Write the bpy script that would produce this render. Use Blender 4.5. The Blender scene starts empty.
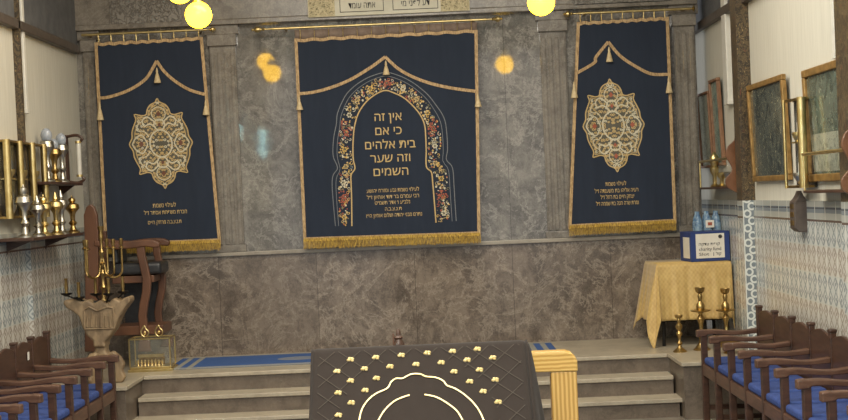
import bpy, bmesh, math, random
from mathutils import Vector, Matrix
PI = math.pi
random.seed(7)
S = bpy.context.scene
C = S.collection

# ------------------------------------------------------------------ camera, world, light, exposure
F_PX, PX, PY = 1350.0, 424.0, 227.0        # focal length in pixels and principal point in the 848 x 420 frame
CZ, DW = 1.95, 13.23                       # eye height, distance to the marble wall (its face is y = 0)
CAM = Vector((0.0, -DW, CZ))
cam_d = bpy.data.cameras.new('camera')
cam = bpy.data.objects.new('camera', cam_d); C.objects.link(cam)
cam_d.sensor_width = 36.0; cam_d.lens = F_PX / 848 * 36
cam_d.shift_x = (424 - PX) / 848; cam_d.shift_y = (PY - 210) / 848
cam_d.clip_end = 100
R = (Matrix.Rotation(5 / F_PX, 3, 'Z') @ Matrix.Rotation(PI / 2 - math.atan(30 / F_PX), 3, 'X') @ Matrix.Rotation(-0.0435, 3, 'Z'))
cam.matrix_world = Matrix.Translation(CAM) @ R.to_4x4()
S.camera = cam

def ray(px, py): return R @ Vector(((px - PX) / F_PX, -(py - PY) / F_PX, -1.0))
def onY(px, py, y):
    d = ray(px, py); return CAM + d * ((y - CAM.y) / d.y)
def onX(px, py, x):
    d = ray(px, py); return CAM + d * ((x - CAM.x) / d.x)
def onZ(px, py, z):
    d = ray(px, py); return CAM + d * ((z - CAM.z) / d.z)

W = bpy.data.worlds.new('world'); S.world = W; W.use_nodes = True
W.node_tree.nodes['Background'].inputs[0].default_value = (0.95, 0.97, 1.0, 1)
W.node_tree.nodes['Background'].inputs[1].default_value = 0.75
def area(name, loc, rot, sx, sy, power, col):
    l = bpy.data.lights.new(name, 'AREA'); l.shape = 'RECTANGLE'; l.size = sx; l.size_y = sy; l.energy = power; l.color = col
    o = bpy.data.objects.new(name, l); C.objects.link(o); o.location = loc; o.rotation_euler = rot
    return o
area('overhead_fill_front', (-0.3, -3.6, 4.9), (0, 0, 0), 4.5, 1.6, 150, (1.0, 0.93, 0.80))  # unseen overhead area lights, added as fill to brighten the hall
area('overhead_fill_middle', (-0.3, -7.5, 4.9), (0, 0, 0), 4.5, 2.0, 220, (1.0, 0.94, 0.82))
area('overhead_fill_rear', (-0.5, -12.0, 4.9), (0, 0, 0), 2.5, 3.0, 340, (1.0, 0.95, 0.85))  # added fill too, kept narrow so its reflection hides behind the curtain
S.view_settings.view_transform = 'Standard'; S.view_settings.look = 'None'
S.view_settings.gamma = 1; S.view_settings.use_curve_mapping = False
S.view_settings.exposure = 0.54
S.cycles.use_denoising = True
S.cycles.max_bounces = 8

# ------------------------------------------------------------------ materials
def s2l(c): return tuple(((v / 255) / 12.92 if v / 255 <= 0.04045 else ((v / 255 + 0.055) / 1.055) ** 2.4) for v in c)
class NT:
    def __init__(self, name):
        self.m = bpy.data.materials.new(name); self.m.use_nodes = True
        self.t = self.m.node_tree; self.b = self.t.nodes['Principled BSDF']
        self.co = self.t.nodes.new('ShaderNodeTexCoord').outputs['Object']
    def n(self, typ, **kw):
        nd = self.t.nodes.new(typ)
        for k, v in kw.items(): setattr(nd, k, v)
        return nd
    def link(self, a, b): self.t.links.new(a, b)
    def put(self, sock, v):
        if hasattr(v, 'is_output') or isinstance(v, bpy.types.NodeSocket): self.link(v, sock)
        else: sock.default_value = v
    def M(self, op, a, b=0.0, c=0.0):
        nd = self.n('ShaderNodeMath', operation=op)
        self.put(nd.inputs[0], a); self.put(nd.inputs[1], b); self.put(nd.inputs[2], c)
        return nd.outputs[0]
    def mix(self, f, a, b):
        nd = self.n('ShaderNodeMix', data_type='RGBA')
        self.put(nd.inputs[0], f)
        for s, v in ((nd.inputs[6], a), (nd.inputs[7], b)):
            self.put(s, v if isinstance(v, bpy.types.NodeSocket) else (*v, 1))
        return nd.outputs[2]
    def noise(self, scale, detail=4, rough=0.55, vec=None, dist=0.0):
        nd = self.n('ShaderNodeTexNoise'); nd.inputs['Scale'].default_value = scale; nd.inputs['Detail'].default_value = detail
        nd.inputs['Roughness'].default_value = rough; nd.inputs['Distortion'].default_value = dist
        self.link(vec if vec else self.co, nd.inputs['Vector'])
        return nd.outputs['Fac']
    def ss(self, v, lo, hi):
        nd = self.n('ShaderNodeMapRange', interpolation_type='SMOOTHSTEP')
        self.put(nd.inputs[0], v); nd.inputs[1].default_value = lo; nd.inputs[2].default_value = hi
        return nd.outputs[0]
    def scaled(self, s):
        nd = self.n('ShaderNodeMapping'); nd.inputs['Scale'].default_value = s; self.link(self.co, nd.inputs['Vector']); return nd.outputs[0]
    def mapv(self, vec, s):
        nd = self.n('ShaderNodeMapping'); nd.inputs['Scale'].default_value = s; self.link(vec, nd.inputs['Vector']); return nd.outputs[0]
    def bump(self, h, strength=0.3, dist=0.01):
        nd = self.n('ShaderNodeBump'); nd.inputs['Strength'].default_value = strength; nd.inputs['Distance'].default_value = dist
        self.link(h, nd.inputs['Height']); self.link(nd.outputs[0], self.b.inputs['Normal'])
    def set(self, col=None, rough=None, metal=None, spec=None):
        if col is not None: self.put(self.b.inputs['Base Color'], col if isinstance(col, bpy.types.NodeSocket) else (*col, 1))
        if rough is not None: self.put(self.b.inputs['Roughness'], rough)
        if metal is not None: self.b.inputs['Metallic'].default_value = metal
        if spec is not None: self.b.inputs['Specular IOR Level'].default_value = spec
        return self.m

def simple(name, c1, c2, scale=6, rough=0.6, metal=0.0, bump=0.0, stretch=(1, 1, 1), spec=None):
    t = NT(name); v = t.scaled(stretch)
    f = t.noise(scale, 4, 0.6, v)
    if bump: t.bump(f, bump, 0.004)
    return t.set(t.mix(t.ss(f, 0.3, 0.7), s2l(c1), s2l(c2)), rough, metal, spec)

def marble(name, dark, mid, light, seed=0.0, rough=0.16, slabs=True, vein=0.5):
    t = NT(name)
    mp = t.n('ShaderNodeMapping'); mp.inputs['Location'].default_value = (seed, seed * 1.7, seed * 0.6)
    t.link(t.co, mp.inputs['Vector']); v = mp.outputs[0]
    a = t.noise(1.8, 8, 0.62, t.mapv(v, (1.3, 1, .8)), 0.8)
    b = t.noise(8.0, 9, 0.72, v, 0.6)
    c = t.noise(1.3, 7, 0.68, t.mapv(v, (1.8, 1, .7)), 0.7)
    fine = t.noise(60, 6, 0.7, v); blot = t.noise(34, 6, 0.75, v, 1.5)
    f = t.M('ADD', t.M('MULTIPLY', a, 0.5), t.M('MULTIPLY', b, 0.5))
    col = t.mix(t.ss(f, 0.38, 0.60), s2l(dark), s2l(mid))
    vn = t.M('ABSOLUTE', t.M('SUBTRACT', t.noise(2.6, 9, 0.72, v, 0.5), 0.5))
    col = t.mix(t.M('MULTIPLY', t.ss(vn, 0.03, 0.0), vein), col, s2l(light))
    vn2 = t.M('ABSOLUTE', t.M('SUBTRACT', c, 0.5))
    col = t.mix(t.M('MULTIPLY', t.ss(vn2, 0.02, 0.0), vein * 0.8), col, s2l(dark))
    col = t.mix(t.M('MULTIPLY', t.ss(t.noise(22, 5, 0.65, v, 1.0), 0.60, 0.72), 0.45), col, s2l(light))
    col = t.mix(t.M('MULTIPLY', t.ss(fine, 0.35, 0.7), 0.15), col, s2l(light))
    col = t.mix(t.M('MULTIPLY', t.ss(blot, 0.50, 0.36), 0.35), col, s2l(dark)); col = t.mix(t.M('MULTIPLY', t.ss(blot, 0.60, 0.70), 0.5), col, s2l(light))
    if slabs:
        sx = t.n('ShaderNodeSeparateXYZ'); t.link(t.co, sx.inputs[0])
        u = t.M('DIVIDE', t.M('ADD', sx.outputs[0], 20.32), 0.96)
        w = t.n('ShaderNodeTexWhiteNoise', noise_dimensions='1D'); t.link(t.M('FLOOR', u), w.inputs['W'])
        col = t.mix(t.M('MULTIPLY', w.outputs[0], 0.30), col, s2l(dark))
        fr = t.M('FRACT', u)
        j = t.M('MULTIPLY', t.M('LESS_THAN', fr, 0.006), 0.6)
        col = t.mix(j, col, s2l(tuple(x * 0.6 for x in dark)))
    t.bump(t.noise(5.0, 3, 0.5, v), 0.015, 0.03)
    return t.set(col, rough)

M = {}
M['marble_up'] = marble('grey_marble', (86, 83, 79), (138, 134, 127), (178, 173, 165), 1.0, 0.05)
M['marble_low'] = marble('shaded_marble', (76, 67, 60), (130, 117, 104), (172, 159, 143), 5.0, 0.14)  # same marble as the upper wall, dimmer light painted in as darker brown
M['marble_trim'] = marble('marble_trim', (94, 88, 80), (128, 121, 111), (158, 150, 138), 9.0, 0.2, False, 0.3)
M['marble_ledge'] = marble('pale_marble_ledge', (132, 124, 112), (152, 144, 131), (172, 163, 148), 3.0, 0.3, False, 0.2)
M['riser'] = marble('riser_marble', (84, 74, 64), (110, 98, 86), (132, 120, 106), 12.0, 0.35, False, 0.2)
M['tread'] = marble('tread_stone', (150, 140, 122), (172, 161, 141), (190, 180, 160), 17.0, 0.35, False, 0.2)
def carved(name):
    t = NT(name)
    f = t.ss(t.M('ABSOLUTE', t.M('SUBTRACT', t.noise(22, 2, 0.5, t.scaled((1, 1, 0.8)), 1.5), 0.5)), 0.0, 0.07)
    t.bump(f, 0.7, 0.012)
    return t.set(t.mix(f, s2l((104, 99, 93)), s2l((126, 121, 113))), 0.45)
M['carved'] = carved('carved_stone')
M['plaster'] = simple('linen_plaster', (186, 183, 171), (198, 195, 183), 30, 0.85, bump=0.25, stretch=(1, 1.5, 0.06))
M['upper_panel'] = simple('dark_upper_panel', (82, 83, 86), (98, 99, 101), 9, 0.6, bump=0.1)
M['panel_trim'] = simple('dark_moulding', (66, 58, 52), (84, 74, 66), 14, 0.45)
M['white_paint'] = simple('white_enamel', (196, 193, 184), (210, 207, 198), 8, 0.4)
M['ceiling'] = simple('ceiling_paint', (205, 203, 196), (214, 212, 206), 3, 0.9)
M['floor'] = simple('floor_stone', (110, 102, 92), (128, 120, 108), 5, 0.4)
M['carpet'] = simple('blue_carpet', (46, 66, 104), (70, 84, 112), 80, 0.95, bump=0.3)
def mosaic(name):
    t = NT(name); v = t.scaled((1, 1, 0.8))
    a = t.noise(18, 6, 0.75, v, 2.5)
    c = t.mix(t.ss(a, 0.48, 0.52), s2l((52, 44, 36)), s2l((92, 78, 56)))
    c = t.mix(t.ss(t.noise(26, 4, 0.7, v, 3), 0.60, 0.66), c, s2l((158, 136, 92)))
    c = t.mix(t.M('MULTIPLY', t.ss(t.noise(11, 4, 0.7, v, 3), 0.62, 0.66), 0.8), c, s2l((110, 58, 44)))
    return t.set(c, 0.35)
M['mosaic'] = mosaic('mosaic_cladding')
M['wood'] = simple('mahogany', (56, 37, 27), (76, 51, 38), 7, 0.38, bump=0.05, stretch=(1, 1, 6))
M['wood_mid'] = simple('walnut_arms', (74, 50, 37), (98, 70, 54), 7, 0.38, bump=0.05, stretch=(1, 1, 6))
M['wood_red'] = simple('red_brown_wood', (80, 52, 36), (104, 70, 50), 6, 0.4, bump=0.05, stretch=(1, 1, .3))
M['wood_raw'] = simple('pale_carved_wood', (112, 93, 70), (150, 128, 98), 14, 0.6, bump=0.3, stretch=(1, 1, .5))
def pine():
    t = NT('varnished_pine')
    v = t.scaled((1, 1, 1))
    w = t.n('ShaderNodeTexWave', bands_direction='X'); w.inputs['Scale'].default_value = 14; w.inputs['Distortion'].default_value = 1.2
    w.inputs['Detail'].default_value = 2; w.inputs['Detail Scale'].default_value = 0.6
    t.link(v, w.inputs['Vector'])
    return t.set(t.mix(t.ss(w.outputs['Fac'], 0.1, 0.9), s2l((172, 134, 68)), s2l((206, 170, 102))), 0.35)
M['pine'] = pine()
M['brass'] = simple('brass', (198, 174, 116), (218, 198, 144), 12, 0.34, 1.0)
M['brass_dark'] = simple('aged_brass', (150, 124, 78), (188, 160, 104), 14, 0.32, 1.0)
M['silver'] = simple('silver', (166, 162, 152), (200, 196, 186), 12, 0.3, 1.0)
M['iron'] = simple('black_iron', (30, 28, 27), (44, 41, 38), 12, 0.5, 0.6)
M['iron2'] = simple('dark_brown_wood', (72, 62, 56), (92, 80, 72), 10, 0.5)
M['cheek'] = simple('polished_brown_wood', (98, 64, 42), (124, 86, 60), 6, 0.3)
M['leather'] = simple('black_leather', (30, 31, 34), (44, 45, 48), 18, 0.4, bump=0.3)
M['seat_blue'] = simple('blue_upholstery', (34, 54, 108), (48, 70, 128), 30, 0.85, bump=0.15)
def velvet(name, a, b):
    t = NT(name); f = t.noise(5, 5, 0.6, t.scaled((3, 1, 0.5)))
    t.b.inputs['Sheen Weight'].default_value = 0.25 if 'navy' in name else 0.05; t.b.inputs['Sheen Roughness'].default_value = 0.5
    t.bump(t.noise(200, 2), 0.1, 0.002)
    return t.set(t.mix(f, s2l(a), s2l(b)), 0.95, 0, 0.2)
M['velvet'] = velvet('navy_velvet', (34, 41, 54), (44, 52, 66))
M['seam'] = simple('seam_thread', (62, 54, 46), (72, 63, 54), 50, 0.8)
M['cover'] = velvet('charcoal_cover', (42, 36, 33), (50, 43, 39))
def braid(name, a, b, sc):
    t = NT(name)
    f = t.noise(sc, 3, 0.6, t.scaled((1, 1, 0.25)))
    t.bump(f, 0.5, 0.004)
    return t.set(t.mix(t.ss(f, 0.35, 0.65), s2l(a), s2l(b)), 0.6)
M['braid'] = braid('gold_braid', (146, 118, 80), (190, 160, 116), 90)
M['fringe'] = braid('gold_fringe', (126, 96, 34), (196, 160, 62), 120)
M['heading'] = simple('brown_heading_tape', (108, 92, 82), (126, 110, 98), 20, 0.8)
M['cord'] = simple('pale_gold_cord', (186, 164, 122), (206, 186, 146), 40, 0.6)
for nm, a in (('t_gold', (196, 168, 112)), ('t_cream', (206, 198, 172)), ('t_red', (164, 84, 58)), ('t_olive', (118, 112, 78)), ('t_blue', (128, 142, 150)),
              ('t_yellow', (206, 170, 88)), ('t_grey', (112, 116, 120)), ('t_base', (84, 80, 66)), ('t_brown', (110, 66, 46))):
    M[nm] = simple('thread_' + nm[2:], tuple(x * 0.9 for x in a), a, 60, 0.55)
M['t_logo'] = simple('gold_foil', (206, 182, 118), (232, 212, 158), 60, 0.35, 0.3)
def cloth_gold():
    t = NT('gold_tablecloth')
    sx = t.n('ShaderNodeSeparateXYZ'); t.link(t.co, sx.inputs[0])
    g = t.M('MULTIPLY', t.M('SINE', t.M('MULTIPLY', sx.outputs[0], 170)), t.M('SINE', t.M('MULTIPLY', sx.outputs[2], 130)))
    f = t.M('ADD', t.M('MULTIPLY', g, 0.14), t.noise(14, 4))
    t.bump(f, 0.2, 0.006)
    t.b.inputs['Sheen Weight'].default_value = 0.2
    return t.set(t.mix(t.ss(f, 0.1, 0.95), s2l((176, 144, 84)), s2l((206, 176, 112))), 0.5)
M['cloth'] = cloth_gold()
M['box_blue'] = simple('blue_card', (34, 52, 104), (42, 62, 118), 5, 0.5)
M['label'] = simple('white_label', (214, 208, 194), (224, 218, 206), 5, 0.6)
M['ink'] = simple('dark_ink', (52, 50, 50), (64, 62, 62), 5, 0.7)
M['board_gold'] = simple('mottled_cream', (158, 146, 112), (196, 184, 148), 60, 0.6)
M['board'] = simple('cream_board', (186, 182, 162), (198, 194, 176), 6, 0.5)
M['frame_gold'] = simple('gilt_frame', (128, 98, 52), (166, 130, 76), 18, 0.4, 0.35, bump=0.2)
M['frame_brown'] = simple('brown_frame', (112, 78, 54), (134, 98, 70), 18, 0.5)
def picture(name, cols, sc):
    t = NT(name); a = t.noise(sc, 5, 0.7, None, 1.5)
    c = t.mix(t.ss(a, 0.42, 0.5), s2l(cols[0]), s2l(cols[1]))
    c = t.mix(t.ss(t.noise(sc * 2.2, 4, 0.7, None, 2), 0.58, 0.64), c, s2l(cols[2]))
    return t.set(c, 0.12)
M['pic_dark'] = picture('dark_picture', ((58, 62, 58), (84, 88, 80), (140, 138, 116)), 7)
M['pic_green'] = picture('green_grey_picture', ((66, 76, 68), (88, 98, 88), (132, 138, 120)), 6)
M['pic_pale'] = picture('pale_text_picture', ((120, 124, 110), (150, 152, 136), (84, 84, 74)), 18)
M['pic_teal'] = picture('teal_picture', ((98, 118, 110), (126, 144, 132), (84, 96, 88)), 8)
M['dark_glass'] = simple('dark_backing', (46, 44, 42), (66, 62, 56), 10, 0.15)
def glass(name, col, rough=0.05):
    t = NT(name)
    t.b.inputs['Transmission Weight'].default_value = 0.0
    t.b.inputs['Alpha'].default_value = 0.05
    f = t.noise(4)
    return t.set(t.mix(f, s2l(col), s2l(tuple(min(255, x + 12) for x in col))), rough)
M['glass'] = glass('clear_glass', (190, 196, 186))
M['glass_blue'] = simple('blue_grey_glass', (120, 128, 142), (158, 164, 172), 8, 0.2)
M['plastic_blue'] = simple('blue_film', (70, 104, 140), (140, 166, 184), 26, 0.2, bump=0.3)
def emis(name, col, st, col2=None):
    t = NT(name); t.set((0.02, 0.02, 0.02), 0.3)
    f = t.noise(3)
    t.put(t.b.inputs['Emission Color'], t.mix(f, col, col2 or col)); t.b.inputs['Emission Strength'].default_value = st
    return t.m
M['lamp'] = emis('yellow_lamp_glass', (1.0, 0.58, 0.015), 14.0, (1.0, 0.50, 0.010))
M['lamp_core'] = emis('bulb', (1.0, 0.75, 0.40), 40)
M['window_glow'] = emis('daylight_pane', (0.45, 0.92, 1.0), 75)

def tile_mat(name, axis):
    t = NT(name); T = 0.205
    sx = t.n('ShaderNodeSeparateXYZ'); t.link(t.co, sx.inputs[0])
    U = t.M('DIVIDE', t.M('ADD', sx.outputs[axis], 40.0), 0.25); V = t.M('DIVIDE', t.M('ADD', sx.outputs[2], 10.0), T)
    a = t.M('ABSOLUTE', t.M('SUBTRACT', t.M('FRACT', U), 0.5)); b = t.M('ABSOLUTE', t.M('SUBTRACT', t.M('FRACT', V), 0.5))
    b2 = t.M('ABSOLUTE', t.M('SUBTRACT', t.M('FRACT', t.M('MULTIPLY', V, 2)), 0.5))
    a2 = t.M('ABSOLUTE', t.M('SUBTRACT', t.M('FRACT', t.M('MULTIPLY', U, 2)), 0.5))
    dia = t.M('LESS_THAN', t.M('ABSOLUTE', t.M('SUBTRACT', t.M('ADD', a2, t.M('MULTIPLY', b2, 0.8)), 0.40)), 0.075)
    ca = t.M('SUBTRACT', 0.5, a); cb = t.M('SUBTRACT', 0.5, b)
    rc = t.M('SQRT', t.M('ADD', t.M('MULTIPLY', ca, ca), t.M('MULTIPLY', cb, cb)))
    ring = t.M('LESS_THAN', t.M('ABSOLUTE', t.M('SUBTRACT', rc, 0.24)), 0.035)
    r0 = t.M('SQRT', t.M('ADD', t.M('MULTIPLY', a2, a2), t.M('MULTIPLY', b2, b2)))
    dot = t.M('LESS_THAN', r0, 0.13)
    mask = t.M('MINIMUM', t.M('ADD', t.M('ADD', dia, ring), dot), 1.0)
    par = t.M('GREATER_THAN', t.M('FRACT', t.M('MULTIPLY', V, 0.5)), 0.5)
    ink = t.mix(par, s2l((112, 122, 128)), s2l((140, 128, 118)))
    base = t.mix(par, s2l((188, 191, 187)), s2l((192, 188, 179)))
    col = t.mix(t.M('MULTIPLY', mask, 0.72), base, ink)
    # pale vertical line where columns of tiles meet
    col = t.mix(t.M('MULTIPLY', t.M('GREATER_THAN', a, 0.455), 0.75), col, s2l((214, 213, 204)))
    col = t.mix(t.M('MULTIPLY', t.M('GREATER_THAN', b, 0.475), 0.6), col, s2l((186, 190, 184)))
    # blue-grey banded border above z = 1.655
    z = sx.outputs[2]
    top = t.M('GREATER_THAN', z, 1.655)
    st = t.M('LESS_THAN', t.M('ABSOLUTE', t.M('SUBTRACT', z, 1.735)), 0.022)
    bcol = t.mix(st, s2l((164, 166, 160)), s2l((120, 128, 134)))
    st2 = t.M('LESS_THAN', t.M('ABSOLUTE', t.M('SUBTRACT', z, 1.747)), 0.006)
    bcol = t.mix(st2, bcol, s2l((84, 88, 94)))
    bcol = t.mix(t.M('GREATER_THAN', a, 0.47), bcol, s2l((190, 190, 182)))
    st3 = t.M('LESS_THAN', t.M('ABSOLUTE', t.M('SUBTRACT', z, 1.658)), 0.008)
    col = t.mix(top, col, bcol); col = t.mix(st3, col, s2l((96, 82, 76)))
    return t.set(col, 0.22)
M['tile'] = tile_mat('glazed_tiles', 1)
M['tile_x'] = tile_mat('glazed_tiles_end', 0)
def chain_mat():
    # two staggered chains of pale rings on grey-blue border tiles; object x runs across the strip
    t = NT('border_tiles')
    sx = t.n('ShaderNodeSeparateXYZ'); t.link(t.co, sx.inputs[0]); x = sx.outputs[0]
    rings = None
    for cx, off in ((0.036, 0.0), (0.076, 0.5)):
        v = t.M('SUBTRACT', t.M('FRACT', t.M('ADD', t.M('DIVIDE', t.M('ADD', sx.outputs[2], 10.0), 0.125), off)), 0.5)
        v = t.M('MULTIPLY', v, 0.125); u = t.M('SUBTRACT', x, cx)
        r_ = t.M('SQRT', t.M('ADD', t.M('MULTIPLY', u, u), t.M('MULTIPLY', v, v)))
        k = t.M('LESS_THAN', t.M('ABSOLUTE', t.M('SUBTRACT', r_, 0.028)), 0.008)
        rings = k if rings is None else t.M('MAXIMUM', rings, k)
    col = t.mix(rings, s2l((118, 126, 130)), s2l((206, 208, 202)))
    e = t.M('MAXIMUM', t.M('LESS_THAN', x, 0.008), t.M('GREATER_THAN', x, 0.104))
    col = t.mix(e, col, s2l((210, 211, 204)))
    return t.set(col, 0.25)
M['chain'] = chain_mat()
def rug_mat():
    t = NT('blue_runner_rug')
    sx = t.n('ShaderNodeSeparateXYZ'); t.link(t.co, sx.inputs[0]); x = sx.outputs[0]; y = sx.outputs[1]
    ax = t.M('ABSOLUTE', x)
    blue = t.mix(t.noise(40, 4), s2l((38, 72, 128)), s2l((60, 92, 146)))
    grey = t.mix(t.noise(50, 3), s2l((128, 128, 122)), s2l((150, 148, 138)))
    # woven end panels: stripes across, then the plain blue field with two pale medallions
    st = t.M('LESS_THAN', t.M('FRACT', t.M('MULTIPLY', ax, 9.0)), 0.45)
    endp = t.mix(st, blue, grey)
    col = t.mix(t.M('GREATER_THAN', ax, 1.52), blue, endp)
    yb = t.M('GREATER_THAN', t.M('ABSOLUTE', y), 0.36)
    col = t.mix(t.M('MULTIPLY', yb, 0.75), col, grey)
    mx = t.M('SUBTRACT', t.M('ABSOLUTE', x), 0.62)
    r = t.M('SQRT', t.M('ADD', t.M('MULTIPLY', mx, mx), t.M('MULTIPLY', y, t.M('MULTIPLY', y, 2.0))))
    col = t.mix(t.M('MULTIPLY', t.M('LESS_THAN', r, 0.20), 0.6), col, grey)
    t.bump(t.noise(160, 2), 0.3, 0.003)
    return t.set(col, 0.95)
M['rug'] = rug_mat()

# ------------------------------------------------------------------ mesh helpers
class MB:
    def __init__(self): self.bm = bmesh.new()
    def box(self, x0, x1, y0, y1, z0, z1, rot=None):
        v = [self.bm.verts.new((x, y, z)) for x in (x0, x1) for y in (y0, y1) for z in (z0, z1)]
        for f in ((0, 1, 3, 2), (4, 6, 7, 5), (0, 4, 5, 1), (2, 3, 7, 6), (0, 2, 6, 4), (1, 5, 7, 3)): self.bm.faces.new([v[i] for i in f])
        if rot:
            c, ang, ax = rot; bmesh.ops.rotate(self.bm, verts=v, cent=c, matrix=Matrix.Rotation(ang, 3, ax))
        return self
    def rings(self, rs, closed=False, caps=True):
        for a, b in zip(rs, rs[1:] + ([rs[0]] if closed else [])):
            n = len(a)
            for i in range(n):
                try: self.bm.faces.new((a[i], a[(i + 1) % n], b[(i + 1) % n], b[i]))
                except ValueError: pass
        if caps and not closed:
            for r in (rs[0], rs[-1]):
                try: self.bm.faces.new(r)
                except ValueError: pass
    def tube(self, pts, r, n=8, closed=False):
        pts = [Vector(p) for p in pts]; rs = []
        rad = r if isinstance(r, (list, tuple)) else [r] * len(pts)
        up = None
        for i, p in enumerate(pts):
            if closed: d = pts[(i + 1) % len(pts)] - pts[i - 1]
            else: d = pts[min(i + 1, len(pts) - 1)] - pts[max(i - 1, 0)]
            if d.length < 1e-9: d = Vector((0, 0, 1))
            d.normalize()
            if up is None or abs(up.dot(d)) > 0.98:
                up = Vector((0, 0, 1)) if abs(d.z) < 0.9 else Vector((1, 0, 0))
            a = d.cross(up).normalized(); b = a.cross(d); up = b
            rs.append([self.bm.verts.new(p + (a * math.cos(2 * PI * k / n) + b * math.sin(2 * PI * k / n)) * rad[i]) for k in range(n)])
        self.rings(rs, closed); return self
    def lathe(self, prof, c=(0, 0, 0), n=16, axis='Z', caps=True):
        c = Vector(c); rs = []
        for r, h in prof:
            r = max(r, 0.0004); ring = []
            for k in range(n):
                a = 2 * PI * k / n; x, y = r * math.cos(a), r * math.sin(a)
                o = Vector((x, y, h)) if axis == 'Z' else (Vector((h, x, y)) if axis == 'X' else Vector((x, h, y)))
                ring.append(self.bm.verts.new(c + o))
            rs.append(ring)
        self.rings(rs, caps=caps); return self
    def sphere(self, c, r, n=16, sq=(1, 1, 1)):
        m = n // 2
        self.lathe([(r * math.sin(PI * i / m), -r * math.cos(PI * i / m)) for i in range(m + 1)], (0, 0, 0), n)
        vs = self.bm.verts[:][-(m + 1) * n:]
        for v in vs: v.co = Vector((v.co.x * sq[0], v.co.y * sq[1], v.co.z * sq[2])) + Vector(c)
        return self
    def prism(self, poly, fn, t0, t1):      # poly: 2D outline, fn(u, v, t) -> point, extruded from t0 to t1
        a = [self.bm.verts.new(fn(u, v, t0)) for u, v in poly]; b = [self.bm.verts.new(fn(u, v, t1)) for u, v in poly]
        self.rings([a, b]); return self
    def build(self, name, mat, parent=None, smooth=False, bevel=0, seg=2, tri=True):
        bmesh.ops.recalc_face_normals(self.bm, faces=self.bm.faces[:])
        me = bpy.data.meshes.new(name); self.bm.to_mesh(me); self.bm.free()
        me.materials.append(mat)
        if smooth:
            for p in me.polygons: p.use_smooth = True
            me.set_sharp_from_angle(angle=math.radians(40))
        o = bpy.data.objects.new(name, me); C.objects.link(o)
        if parent: o.parent = parent
        if bevel:
            b = o.modifiers.new('bevel', 'BEVEL'); b.width = bevel; b.segments = seg; b.limit_method = 'ANGLE'
        return o
def tag(o, label=None, cat=None, group=None, kind=None):
    if label: o['label'] = label
    if cat: o['category'] = cat
    if group: o['group'] = group
    if kind: o['kind'] = kind
    return o
def empty(name, loc, label, cat, group=None, rz=0):
    o = bpy.data.objects.new(name, None); C.objects.link(o); o.location = loc; o.rotation_euler = (0, 0, rz); o.empty_display_size = 0.1
    return tag(o, label, cat, group)
def struct(name, mb, mat, **kw):
    o = mb.build(name, mat, **kw); o['kind'] = 'structure'; return o
def copy_tree(o, parent=None):
    c = o.copy(); C.objects.link(c); c.parent = parent
    for ch in list(o.children): copy_tree(ch, c)
    return c
def rebase(o, loc):                          # put the origin of a single-mesh thing at its base
    loc = Vector(loc); o.data.transform(Matrix.Translation(-loc)); o.location = loc; return o

# ------------------------------------------------------------------ the room
XL, XR, XM = -3.37, 2.80, onY(698.5, 120, 0).x       # side walls, right end of the marble wall
ZC = 5.0; ZP = 0.48
ZL = onY(424, 246, 0).z                              # ledge under the curtains
ZA = onY(424, 17, 0).z                               # underside of the architrave
struct('floor', MB().box(XL - .2, XR + .2, -16, 1.5, -0.1, 0), M['floor'])
struct('ceiling', MB().box(XL - .2, XR + .2, -16, 1.5, ZC, ZC + 0.1), M['ceiling'])
struct('wall_back', MB().box(XL, XM, 0, 0.25, ZL, ZC), M['marble_up'])
struct('wall_back_lower', MB().box(XL, XM, -0.015, 0.25, 0, ZL), M['marble_low'])
struct('wall_back_recess', MB().box(XM - .5, XR, 1.3, 1.4, 0, ZC), M['plaster'])
struct('trim_1', MB().box(XL, XM + 0.01, -0.05, 0.0, ZL - 0.016, ZL + 0.022), M['marble_ledge'], bevel=0.006)
struct('trim_2', MB().box(XL, XM + 0.015, -0.10, 0.0, ZA, ZA + 0.05).box(XL, XM + 0.01, -0.085, 0, ZA + 0.05, ZC), M['marble_trim'], bevel=0.006)
# pilasters with fluted shafts and block capitals
def pilaster(idx, px0, px1, py0, py1, flutes=4, cap=True):
    x0, x1 = onY(px0, 120, 0).x, onY(px1, 120, 0).x
    mb = MB(); w = (x1 - x0)
    mb.box(x0, x1, -0.03, 0.0, ZL + 0.03, ZA)
    n = flutes
    for i in range(n):
        a = x0 + w * (i + 0.22) / n; b = x0 + w * (i + 0.78) / n
        mb.box(a, b, -0.045, -0.03, ZL + 0.10, ZA - 0.26)
    if cap:
        mb.box(x0 - 0.04, x1 + 0.04, -0.06, 0.0, ZA - 0.09, ZA)
        mb.box(x0 - 0.015, x1 + 0.015, -0.065, 0.0, ZA - 0.20, ZA - 0.09)
    mb.box(x0 - 0.02, x1 + 0.02, -0.05, 0.0, ZL + 0.023, ZL + 0.09)
    return struct('trim_%d' % idx, mb, M['marble_trim'], bevel=0.004)
pilaster(3, 213, 239, 0, 0); pilaster(4, 543, 569, 0, 0)
pilaster(5, 86.5, 100, 0, 0, 2); pilaster(6, 676, 697, 0, 0, 3)

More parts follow.
